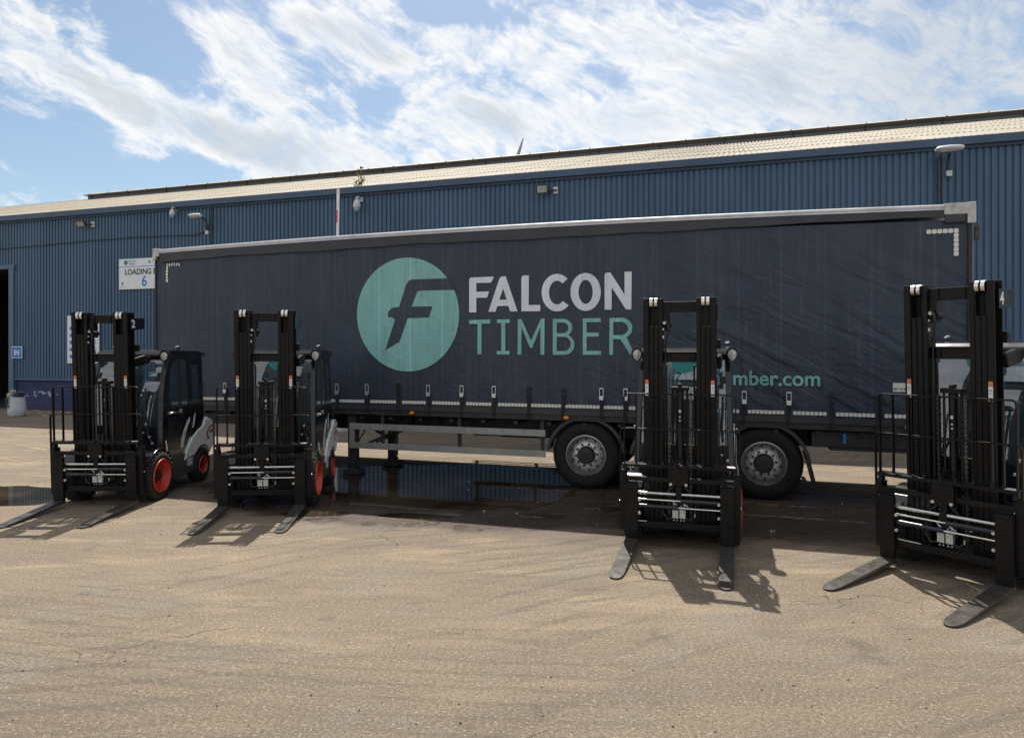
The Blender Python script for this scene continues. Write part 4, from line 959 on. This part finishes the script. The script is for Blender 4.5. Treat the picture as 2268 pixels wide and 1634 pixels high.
    part(MB().tube([(.175,.30,1.75),(.16,.36,1.5),(.19,.38,1.1),(.17,.36,.8),(.3,.4,.7)], .014, 8).tube([(.45,.42,1.65),(.43,.46,1.3),(.46,.45,1.0),(.5,.5,.8)], .012, 8).tube([(.47,.45,.95),(.52,.42,.88),(.56,.44,.82),(.54,.5,.76)], .011, 8), 'hydraulic_hose', 'hose_black', smooth=50)
    part(MB().cyl((.46,.40,1.12), (.46,.42,1.12), .016, n=10).cyl((.5,.42,.93), (.5,.44,.93), .016, n=10).cyl((.55,.4,.84), (.55,.42,.84), .013, n=10).cyl((.44,.36,1.0),(.44,.38,1.0),.012,n=10), 'hose_fitting', 'zinc_block', smooth=40)
    # side plate carrying the fleet number, upper right of the mast
    pl = [(.22,2.66),(.56,2.66),(.585,2.63),(.585,2.55),(.54,2.50),(.22,2.485)]
    part(MB().prism(pl, 'x', .391, .399), 'number_plate', 'gloss_black', bevel=.002, t=True)
    part(MB().box(.392, .43, .30, .38, 2.18, 2.28), 'hose_guide', 'mast_paint', bevel=.004, t=True)
    part(MB().prism([(.24,2.09),(.50,2.12),(.66,2.10),(.68,2.04),(.60,1.99),(.30,1.96)], 'x', .391, .44), 'mast_bracket', 'mast_paint', bevel=.012, t=True)
    for s in (-1, 1):   # tilt cylinders
        part(MB().cyl((s*.34,.34,.62), (s*.34,.80,.52), .03, n=12), 'tilt_cylinder', 'gloss_black', smooth=40)
    # --- carriage
    for s in (-1, 1):
        part(MB().box(s*.607-.028, s*.607+.028, .0, .09, .20, .86).box(s*.575-.008, s*.575+.008, .0, .12, .22, .84), 'carriage_side', 'mast_paint', bevel=.004, t=True)
        part(MB().prism([(-.02,.85),(.06,.85),(.05,.925),(.02,.94),(-.01,.90)], 'x', s*.575-.02, s*.575+.02), 'carriage_hook', 'mast_paint', bevel=.004, t=True)
        part(MB().cyl((s*.63,.045,.50), (s*.643,.045,.50), .012, n=8).cyl((s*.415,-.045,.545), (s*.415,-.02,.545), .015, n=12).cyl((s*.415,-.045,.40), (s*.415,-.02,.40), .015, n=12).cyl((s*.08,-.045,.735), (s*.08,-.025,.735), .015, n=12), 'bolt', 'bolt_white', smooth=40, t=True)
    part(MB().box(-.578, .578, .0, .05, .745, .795), 'carriage_beam', 'mast_paint', bevel=.004, t=True)
    part(MB().box(-.44, .44, .0, .045, .235, .305), 'carriage_beam', 'mast_paint', bevel=.004, t=True)
    part(MB().prism([(-.10,.72),(.10,.72),(.10,.885),(.085,.90),(-.085,.90),(-.10,.885)], 'y', -.03, .03).box(-.032, .032, -.012, .02, .50, .72), 'centre_bracket', 'mast_paint', bevel=.005, t=True)
    part(MB().cyl((-.44,.0,.618), (-.033,.0,.618), .018, n=14).cyl((.033,.0,.618), (.44,.0,.618), .018, n=14), 'slide_rod', 'rod_steel', smooth=40, t=True)
    part(MB().cyl((-.43,-.005,.548), (.02,-.005,.548), .010, n=12).cyl((0,-.005,.472), (.43,-.005,.472), .010, n=12), 'piston_rod', 'chrome', smooth=40, t=True)
    part(MB().cyl((.02,-.0,.548), (.42,.0,.548), .024, n=14).cyl((-.42,0,.472), (0,0,.472), .024, n=14), 'shift_cylinder', 'navy_black', smooth=40, t=True)
    part(MB().box(-.068, -.005, .01, .05, .355, .45).box(.007, .070, .01, .05, .355, .45), 'valve_block', 'zinc_block', bevel=.003, t=True)
    m_ = MB()
    for x in (-.052, -.02, .022, .054): m_.cyl((x,.03,.45), (x,.03,.52), .009, n=8).cyl((x,.03,.47), (x,.03,.485), .014, n=8).cyl((x,.03,.325), (x,.03,.338), .008, n=8)
    m_.box(.165,.172,.0,.02,.38,.42).tube([(-.06,.0,.535),(-.03,-.01,.51),(0,0,.515)], .006, 6).tube([(.05,.0,.52),(.09,-.01,.50),(.1,.0,.49)], .006, 6)
    part(m_, 'valve_fittings', 'zinc_block', kind='stuff', t=True)
    for s in (-1, 1): part(MB().tube([(s*.06,.03,.36),(s*.12,.02,.34),(s*.17,.03,.40),(s*.18,.06,.55)], .008, 6).tube([(s*.05,.02,.70),(s*.11,.0,.66),(s*.14,.02,.58),(s*.13,.06,.5)], .008, 6), 'hydraulic_hose', 'hose_black', smooth=50, t=True)
    # --- forks
    for s in (-1, 1):
        x = s*.50; w_ = .07
        part(MB().box(x-w_, x+w_, -.055, -.005, .117, .725), 'fork_shank', 'mast_paint', bevel=.004, t=True); m_ = MB()
        prof = [(-.005,.115),(-.005,.085),(-.03,.07),(-1.16,.070),(-1.165,.078),(-.9,.088),(-.06,.115),(-.055,.115)]
        N = 9; vs = []; fs = []
        # blade: rounded in plan towards the tip
        ys = [-.005,-.03,-.3,-.6,-.9,-1.05,-1.10,-1.135,-1.155,-1.165]
        ww = [w_,w_,w_,w_,w_,w_*.97,w_*.86,w_*.70,w_*.50,w_*.28]
        top = [.115,.116,.106,.096,.087,.081,.079,.077,.076,.075]; bot = [.072,.070,.070,.070,.070,.070,.070,.070,.071,.073]
        for y, q, t_, b_ in zip(ys, ww, top, bot): vs += [(x-q, y, b_), (x+q, y, b_), (x+q, y, t_), (x-q, y, t_)]
        for j in range(len(ys)-1):
            for k in range(4): fs.append((j*4+k, j*4+(k+1) % 4, (j+1)*4+(k+1) % 4, (j+1)*4+k))
        fs += [(0,1,2,3), (36,37,38,39)]
        m_.add(vs, fs)
        part(m_, 'fork', 'fork_steel', bevel=.003, t=True)
        part(MB().box(x-w_*.8, x+w_*.8, -.03, .01, .725, .75), 'fork_hook', 'mast_paint', bevel=.004, t=True)
    # --- load backrest
    part(MB().box(-.60, .60, -.035, .085, .925, .938).box(-.60, .60, -.035, -.025, .905, .925), 'backrest_shelf', 'mast_paint', bevel=.002, t=True)
    bw = .014
    part(MB().ribbon([(-.585,.02,.94),(-.585,.02,1.66),(-.578,.02,1.69),(-.55,.02,1.70),(.55,.02,1.70),(.578,.02,1.69),(.585,.02,1.66),(.585,.02,.94)], (0,1,0), .034, bw), 'backrest_frame', 'mast_paint', bevel=.002, t=True)
    part(MB().ribbon([(-.625,.012,.86),(-.625,.012,1.28),(-.612,.012,1.312),(-.58,.012,1.32),(.58,.012,1.32),(.612,.012,1.312),(.625,.012,1.28),(.625,.012,.86)], (0,1,0), .030, bw), 'backrest_frame', 'mast_paint', bevel=.002, t=True)
    for x in (-.455,-.305,-.17,-.03,.10,.245,.395,.485):
        part(MB().box(x-.006, x+.006, .003, .037, .94, 1.695), 'backrest_bar', 'mast_paint', t=True)
        part(MB().prism([(-.005,.938),(.03,.938),(.012,.975)], 'x', x-.012, x+.012), 'bar_foot', 'mast_paint', t=True)
    part(MB().box(.50, .585, -.02, .05, .9385, .9405), 'shelf_label', 'sticker_white', t=True)
    part(MB().box(.50, .585, .052, .062, .9385, .9405), 'shelf_label', 'sticker_red', t=True)
    # --- wheels
    def wheel(s, xo, y, R, w_, rim, name='wheel'):
        prof = [(rim,.02),(rim+.015,0),(R*.86,-.004),(R*.96,.016),(R,.045),(R,w_-.045),(R*.96,w_-.016),(R*.86,w_),(rim,w_-.01)]
        o = MB().lathe(prof, (s*xo, y, R), 'x', 44, -s).build(name, 'tyre_rubber', F, smooth=38)
        tr = MB()
        for i in range(26):
            for side in (0, 1):
                a = 2*math.pi*(i+.5*side)/26; c_, s_ = math.cos(a), math.sin(a)
                xa = s*(xo-.010-side*(w_/2-.004)); xb = s*(xo-w_/2+.006-side*(w_/2-.016)); sk = .10*(1 if side else -1)
                vs = []
                for (xx, aa) in ((xa, a), (xb, a+sk)):
                    for da, rr_ in ((-.055, R-.01), (.055, R-.01), (.042, R+.012), (-.042, R+.012)):
                        vs.append((xx, y+rr_*math.sin(aa+da), R+rr_*math.cos(aa+da)))
                tr.add(vs, [(0,1,2,3), (4,5,6,7), (0,1,5,4), (1,2,6,5), (2,3,7,6), (3,0,4,7)])
        tr.build('tread', 'tyre_rubber', o, kind='stuff')
        dp = .055 if R > .3 else .035
        MB().lathe([(rim+.004,.0),(rim-.003,-.012),(rim-.016,-.010),(rim-.026,.012),(rim*.86,dp),(rim*.80,dp+.03),(rim*.42,dp+.045),(rim*.38,dp+.03),(0,dp+.03)], (s*xo, y, R), 'x', 44, -s).build('rim', 'rim_red', o, smooth=35)
        hb = MB().lathe([(rim*.24,dp+.04),(rim*.22,dp-.02),(rim*.1,dp-.03),(0,dp-.03)], (s*xo, y, R), 'x', 20, -s)
        hb.build('hub', 'rim_dark', o, smooth=35)
        nb = MB()
        for i in range(6):
            a = i*math.pi/3; p = Vector((s*(xo-dp-.03), y+rim*.33*math.cos(a), R+rim*.33*math.sin(a))); nb.cyl(p, p+Vector((s*.025, 0, 0)), .013, .012, 6)
        nb.build('wheel_nuts', 'rim_dark', o, kind='stuff')
    for s in (-1, 1):
        wheel(s, .64, .52, .352, .22, .246); wheel(s, .60, 1.93, .275, .17, .150)
    part(MB().box(-.42, .42, .42, .62, .22, .50).box(-.2, .2, .4, .7, .16, .3), 'front_axle', 'chassis_dark', bevel=.01)
    part(MB().box(-.45, .45, 1.86, 2.0, .20, .34), 'rear_axle', 'chassis_dark', bevel=.01)
    # --- chassis sides, steps, fenders
    def arc(cx_, cz_, R, a0, a1, n=10): return [(cx_+R*math.cos(rad(a0+(a1-a0)*i/n)), cz_+R*math.sin(rad(a0+(a1-a0)*i/n))) for i in range(n+1)]
    for s in (-1, 1):
        a, b = sorted((s*.50, s*.585))
        part(MB().prism([(.93,.20),(1.62,.22),(1.68,.40),(1.66,.52),(.96,.60),(.915,.5)], 'x', a, b), 'side_skirt', 'skirt_grey', bevel=.012)
        a, b = sorted((s*.42, s*.62))
        part(MB().prism(arc(.52,.352,.405,150,18,12)+arc(.52,.352,.388,18,150,12), 'x', a, b), 'front_fender', 'gloss_black', bevel=.004)
        # white rear side panel sweeping up to the counterweight
        rp = [(1.30,.445),(1.34,.53),(1.44,.66),(1.60,.79),(1.78,.88),(1.96,.93),(2.02,1.04),(2.20,1.03),(2.36,.97),(2.40,.80),(2.36,.62),(2.30,.52)]+arc(1.93,.275,.335,38,128,8)+[(1.66,.49)]
        a, b = sorted((s*.50, s*.598))
        po = part(MB().prism(rp, 'x', a, b), 'rear_panel', 'body_white', bevel=.016)
        x = s*.5985; a, b = sorted((x, x+s*.002))
        part(MB().prism([(2.04,.80),(2.17,.90),(2.36,.93),(2.36,.90),(2.19,.87),(2.10,.80),(2.13,.73),(2.18,.70),(2.15,.68),(2.10,.69)], 'x', a, b), 'decal', 'sticker_red', parent=po)
        part(MB().box(a, b, 2.17, 2.22, .78, .84).box(a, b, 2.24, 2.29, .78, .84).box(a, b, 2.31, 2.34, .79, .82), 'decal', 'skirt_grey', parent=po)
        part(MB().cyl((s*.59,1.42,.60), (s*.60,1.42,.60), .010, n=8).cyl((s*.59,2.0,.90), (s*.60,2.0,.90), .012, n=8).cyl((s*.59,2.05,.68), (s*.60,2.05,.68), .012, n=8).cyl((s*.59,1.40,.50), (s*.60,1.40,.50), .010, n=8), 'panel_screw', 'hub_dark', parent=po)
        x = s*.5858; a, b = sorted((x, x+s*.002))
        part(MB().box(a, b, 1.40, 1.58, .34, .46), 'rating_label', 'sticker_white')
        part(MB().box(a+s*.0015, b+s*.0015, 1.42, 1.56, .42, .425).box(a+s*.0015, b+s*.0015, 1.42, 1.56, .40, .404).box(a+s*.0015, b+s*.0015, 1.42, 1.52, .38, .384), 'label_print', 'sticker_ink')
        # door, glazed above and solid below
        dx0, dx1 = sorted((s*.545, s*.575))
        outer = [(.80,.58),(.73,.80),(.72,1.05),(.76,1.45),(.83,1.80),(.90,2.00),(1.00,2.09),(1.10,2.115),(1.56,2.115),(1.56,1.20),(1.53,.86),(1.40,.68),(1.28,.58)]
        hole = [(.90,1.32),(1.50,1.32),(1.50,2.00),(1.485,2.045),(1.45,2.055),(1.12,2.055),(1.03,2.02),(.97,1.93),(.925,1.75),(.90,1.50)]
        cu = bpy.data.curves.new('o', 'CURVE'); cu.dimensions = '2D'; cu.fill_mode = 'BOTH'
        for pl_ in (outer, hole):
            sp_ = cu.splines.new('POLY'); sp_.points.add(len(pl_)-1); sp_.use_cyclic_u = True
            for q, pt in zip(sp_.points, pl_): q.co = (pt[0], pt[1], 0, 1)
        cu.extrude = .015
        cab_x = lambda y, z: .560-.045*max(0, (z-.9)/1.2)       # the cab narrows slightly towards the roof
        door = flat(cu, 'door', 'gloss_black', F, lambda v: Vector((s*(cab_x(v.x, v.y)+v.z), v.x, v.y)))
        bv = door.modifiers.new('edge', 'BEVEL'); bv.width = .005; bv.segments = 2; bv.limit_method = 'ANGLE'; bv.angle_limit = rad(35)
        lean = lambda v: Vector((s*(cab_x(v.y, v.z)+v.x), v.y, v.z))
        MB().prism(hole, 'x', -.004, .002).xf(lean).build('door_glass', 'cab_glass', door)
        MB().box(-.004, .016, 1.24, 1.255, 1.33, 2.05).box(.012, .018, .93, 1.48, 1.305, 1.318).xf(lean).build('glass_seal', 'hub_dark', door)
        # white swoosh, lower pane line
        sw = [(1.30,.66),(1.20,.66),(1.235,.80),(1.31,.93),(1.43,1.06),(1.52,1.12),(1.525,1.06),(1.44,.97),(1.36,.85),(1.31,.74)]
        MB().prism(sw, 'x', .0155, .0175).xf(lean).build('swoosh', 'body_white', door)
        MB().prism([(.86,.66),(.82,.80),(.83,1.16),(1.38,1.18),(1.30,1.02),(1.19,.85),(1.15,.66)], 'x', .0152, .0172).xf(lean).build('lower_window', 'navy_black', door, .002)
        hd = MB().tube([(.015,.88,1.235),(.045,.89,1.235),(.050,.97,1.235),(.040,1.05,1.235),(.015,1.06,1.235)], .016, 8).box(.012,.03,.86,.92,1.21,1.26).xf(lean); hd.build('door_handle', 'chrome', door, smooth=50)
        MB().box(.012, .03, 1.20, 1.215, 1.21, 1.265).box(.012, .03, 1.24, 1.255, 1.21, 1.265).box(.02, .032, 1.2, 1.255, 1.255, 1.267).xf(lean).build('door_latch', 'buckle_silver', door)
        # rear quarter: pillar with a narrow pane
        a = -.015
        rq = MB().box(a, .015, 1.575, 1.635, 1.0, 2.12).box(a, .015, 1.88, 2.03, 1.0, 2.12).box(a, .015, 1.635, 1.88, 1.96, 2.12).box(a, .015, 1.635, 1.88, 1.0, 1.36)
        rq.add([], []); rq.prism([(1.55,.80),(1.575,1.0),(2.03,1.0),(1.94,.93),(1.76,.87),(1.62,.79)], 'x', a, .013); rq.xf(lean); rq.build('rear_quarter', 'gloss_black', F, .004)
        MB().box(-.004, .002, 1.635, 1.88, 1.36, 1.96).xf(lean).build('quarter_glass', 'cab_glass', F)
        MB().prism([(1.60,.93),(1.66,1.10),(1.72,1.18),(1.71,1.08),(1.65,.95)], 'x', .0155, .0175).xf(lean).build('swoosh', 'body_white', F)
        # front pillar following the screen line, highlight on its rounded edge
        P = [(.60,.62),(.645,.80),(.665,1.05),(.71,1.45),(.785,1.80),(.86,2.00),(.95,2.09),(1.08,2.125)]
        m_ = MB(); vs = []
        for y, z in P: c_ = cab_x(y, z); vs += [(s*(c_-.055), y, z), (s*(c_+.012), y+.015, z), (s*(c_+.016), y+.06, z-.01), (s*(c_-.05), y+.06, z-.01)]
        m_.add(vs, [(j*4+k, j*4+(k+1) % 4, (j+1)*4+(k+1) % 4, (j+1)*4+k) for j in range(7) for k in range(4)]+[(0,1,2,3), (28,29,30,31)])
        part(m_, 'front_pillar', 'gloss_black', bevel=.008, smooth=50)
        # work lamp
        lo = MB().lathe([(0,.11),(.045,.105),(.068,.05),(.074,0),(.072,-.02),(.060,-.022),(.052,-.014)], (0,0,0), 'y', 24).xf(lambda v: Vector((v.x*(1-max(0,-v.z)*6)+s*.548, v.y+.76, v.z*1.25+2.11))).build('headlamp', 'gloss_black', F, smooth=50)
        MB().lathe([(.050,-.014),(.034,-.024),(0,-.028)], (0,0,0), 'y', 24).xf(lambda v: Vector((v.x*(1-max(0,-v.z)*6)+s*.548, v.y+.76, v.z*(1.25 if v.z > 0 else 1.55)+2.11))).build('lamp_lens', 'lamp_lens', lo, smooth=60)
        MB().box(s*.535-.012, s*.535+.012, .80, .90, 2.08, 2.14).build('lamp_bracket', 'gloss_black', lo)
        # mirrors inside front corner and rear lamps on roof
        part(MB().box(s*.45-.035, s*.45+.035, .80, .83, 1.62, 1.86), 'mirror', 'hub_dark', bevel=.012)
        ro = part(MB().cyl((s*.49,1.30,2.19), (s*.49,1.30,2.235), .012, n=8).box(s*.49-.035, s*.49+.035, 1.28, 1.32, 2.225, 2.27), 'roof_lamp', 'hub_dark', bevel=.006)
        part(MB().cyl((s*.49-.02,1.27,2.245), (s*.49+.02,1.27,2.262), .016, n=10), 'lamp_glass', 'sign_grey', parent=ro)
        part(MB().cyl((s*.50,1.98,2.14), (s*.56,2.02,2.14), .012, n=8).box(s*.545-.02, s*.545+.02, 1.99, 2.06, 2.11, 2.17), 'rear_lamp', 'hub_dark', bevel=.006)
        part(MB().tube([(s*.60,.70,.60),(s*.615,.70,.72),(s*.60,.70,.84)], .010, 6), 'grab_rail', 'chrome', smooth=50)
    # --- roof
    rf = [(.84,2.10),(.84,2.135),(.90,2.185),(1.05,2.205),(1.9,2.195),(2.04,2.17),(2.06,2.12),(2.03,2.10)]
    part(MB().prism(rf, 'x', -.525, .525), 'roof', 'gloss_black', bevel=.018)
    m_ = MB()
    for k in range(5): m_.box(-.40+.2*k-.02, -.40+.2*k+.02, 1.0, 1.9, 2.085, 2.099)
    part(m_, 'roof_bars', 'gloss_black')
    # --- windscreen, front panel and dash
    P = [(.675,1.06),(.72,1.45),(.795,1.80),(.865,2.00),(.90,2.075)]
    m_ = MB(); vs = []
    for y, z in P: c_ = .56-.045*max(0, (z-.9)/1.2)-.052; vs += [(-c_, y+.012, z), (c_, y+.012, z)]
    m_.add(vs, [(2*j, 2*j+1, 2*j+3, 2*j+2) for j in range(4)])
    ws = part(m_, 'windscreen', 'cab_glass', smooth=60)
    def on_ws(z):
        for (y0, z0), (y1, z1) in zip(P, P[1:]):
            if z0 <= z <= z1: return y0+(y1-y0)*(z-z0)/(z1-z0)+.012
        return P[-1][0]+.012
    m_ = MB(); pts = [(.155*math.cos(math.pi+math.pi*i/16), 2.045+.155*math.sin(math.pi+math.pi*i/16)) for i in range(17)]
    m_.add([(x, on_ws(z)-.003, z) for x, z in pts], [tuple(range(17))]); part(m_, 'screen_badge', 'teal_print', parent=ws)
    part(MB().box(-.50, .50, .66, .70, .70, 1.055).box(-.48, .48, .655, .665, .98, 1.05), 'front_panel', 'navy_black', bevel=.008)
    part(MB().box(-.50, .50, .60, .90, .55, .70), 'cab_floor', 'navy_black', bevel=.01)
    part(MB().tube([(-.28,.685,1.10),(-.22,.70,1.28),(-.10,.76,1.62)], .008, 6).tube([(-.10,.745,1.42),(-.10,.78,1.72)], .010, 6), 'wiper', 'hub_dark')
    part(MB().prism([(.74,.75),(.74,1.10),(.82,1.20),(.95,1.16),(.98,1.0),(.90,.75)], 'x', -.34, .34), 'dashboard', 'seat_black', bevel=.02)
    m_ = MB(); c_, s_ = math.cos(rad(35)), math.sin(rad(35))
    m_.tube([(.17*math.cos(a*.2618), 1.02+.17*math.sin(a*.2618)*c_, 1.27+.17*math.sin(a*.2618)*s_) for a in range(25)], .013, 8).tube([(0,1.02,1.27),(0,.92,1.12)], .02, 8)
    m_.tube([(-.165,1.02,1.27),(0,1.03,1.265),(.165,1.02,1.27)], .011, 6).cyl((-.12,1.10,1.33), (-.13,1.08,1.39), .018)
    part(m_, 'steering_wheel', 'seat_black', smooth=50)
    part(MB().box(-.25, .25, 1.28, 1.74, .92, 1.06), 'seat_cushion', 'seat_black', bevel=.04)
    part(MB().prism([(1.66,1.02),(1.76,1.02),(1.86,1.50),(1.84,1.62),(1.78,1.62),(1.74,1.5)], 'x', -.24, .24), 'seat_back', 'seat_black', bevel=.035)
    part(MB().box(-.13, .13, 1.80, 1.88, 1.62, 1.78), 'headrest', 'seat_black', bevel=.03)
    part(MB().box(.29, .38, 1.2, 1.6, 1.08, 1.16).cyl((.33,1.22,1.16), (.33,1.2,1.28), .014).cyl((.36,1.26,1.16), (.36,1.24,1.27), .014), 'armrest', 'seat_black', bevel=.01)
    part(MB().box(-.50, .50, .9, 1.98, .60, .92), 'engine_cover', 'navy_black', bevel=.03)
    part(MB().tube([(-.22,1.84,1.55),(-.1,1.80,1.4),(.10,1.72,1.15),(.2,1.66,1.05)], .018, 6), 'seat_belt', 'seat_red')
    # rear screen and posts
    rs = part(MB().box(-.50, -.44, 1.96, 2.02, .98, 2.10).box(.44, .50, 1.96, 2.02, .98, 2.10).box(-.44, .44, 1.96, 2.02, .98, 1.10).box(-.44, .44, 1.96, 2.02, 2.03, 2.10), 'rear_frame', 'gloss_black', bevel=.006)
    part(MB().add([(-.44,1.99,1.10),(.44,1.99,1.10),(.44,1.99,2.03),(-.44,1.99,2.03)], [(0,1,2,3)]), 'rear_glass', 'cab_glass', parent=rs)
    # counterweight
    m_ = MB(); N = 12; rings = []
    for z, hw, yb in ((.34,.50,2.42),(.45,.54,2.52),(.65,.57,2.56),(.88,.565,2.52),(1.0,.55,2.46),(1.05,.51,2.38)):
        ring = [(-hw, 2.06, z)]
        for i in range(N+1):
            a = math.pi-math.pi*i/N; ring.append((hw*math.copysign(abs(math.cos(a))**.45, math.cos(a)), 2.2+(yb-2.2)*abs(math.sin(a))**.6, z))
        ring.append((hw, 2.06, z)); rings.append(ring)
    n_ = len(rings[0]); vs = [v for R_ in rings for v in R_]
    fs = [(j*n_+i, j*n_+(i+1) % n_, (j+1)*n_+(i+1) % n_, (j+1)*n_+i) for j in range(5) for i in range(n_)]+[tuple(range(n_)), tuple(range(5*n_, 6*n_))]
    part(m_.add(vs, fs), 'counterweight', 'body_white', bevel=.012, smooth=40)
    part(MB().box(-.30, .30, 2.545, 2.57, .50, .80), 'rear_grille', 'hub_dark', bevel=.006)
    part(MB().box(-.48, .48, 1.0, 2.1, .22, .60), 'chassis', 'chassis_dark', bevel=.01)
    return F
F0 = build_forklift()
def place(o, x, y, deg, label):
    o.location = (x, y, 0); o.rotation_euler = (0, 0, rad(deg)); o['label'] = label
lifts = [(-5.73, 9.47, 0, 'black and white forklift numbered 2, leftmost of the row, its red wheels showing'),
         (-3.345, 9.20, 5, 'black forklift second from the left, in front of the trailer landing legs'),
         (1.80, 7.41, -18, 'black forklift seen head-on in front of the trailer wheels and web address'),
         (4.05, 6.43, -54.5, 'largest black forklift numbered 4, at the right edge by the trailer rear')]
objs = [F0]+[copy_tree(F0) for _ in range(3)]
for o, a, zs in zip(objs, lifts, (.985, .99, 1.0, 1.022)): place(o, *a); o.scale = (1, 1, zs)
def fleet_number(o, s_):
    TILT = rad(2.3)
    def tl(v):
        a, b = v.y-.3, v.z-.35
        return Vector((v.x, .3+a*math.cos(TILT)-b*math.sin(TILT), .35+a*math.sin(TILT)+b*math.cos(TILT)))
    text('fleet_number', s_, .155, 'sticker_white', o, lambda v: tl(Vector((.4005+v.z, .235+v.x, 2.525+v.y))), .004, sx=1.15)
fleet_number(objs[0], '2'); fleet_number(objs[3], '4')
text('screen_number', '2', .15, 'sticker_white', objs[0], lambda v: Vector((v.x-.12, .775-v.z+v.y*.30, v.y+1.80)), .006)
bpy.context.view_layer.update()
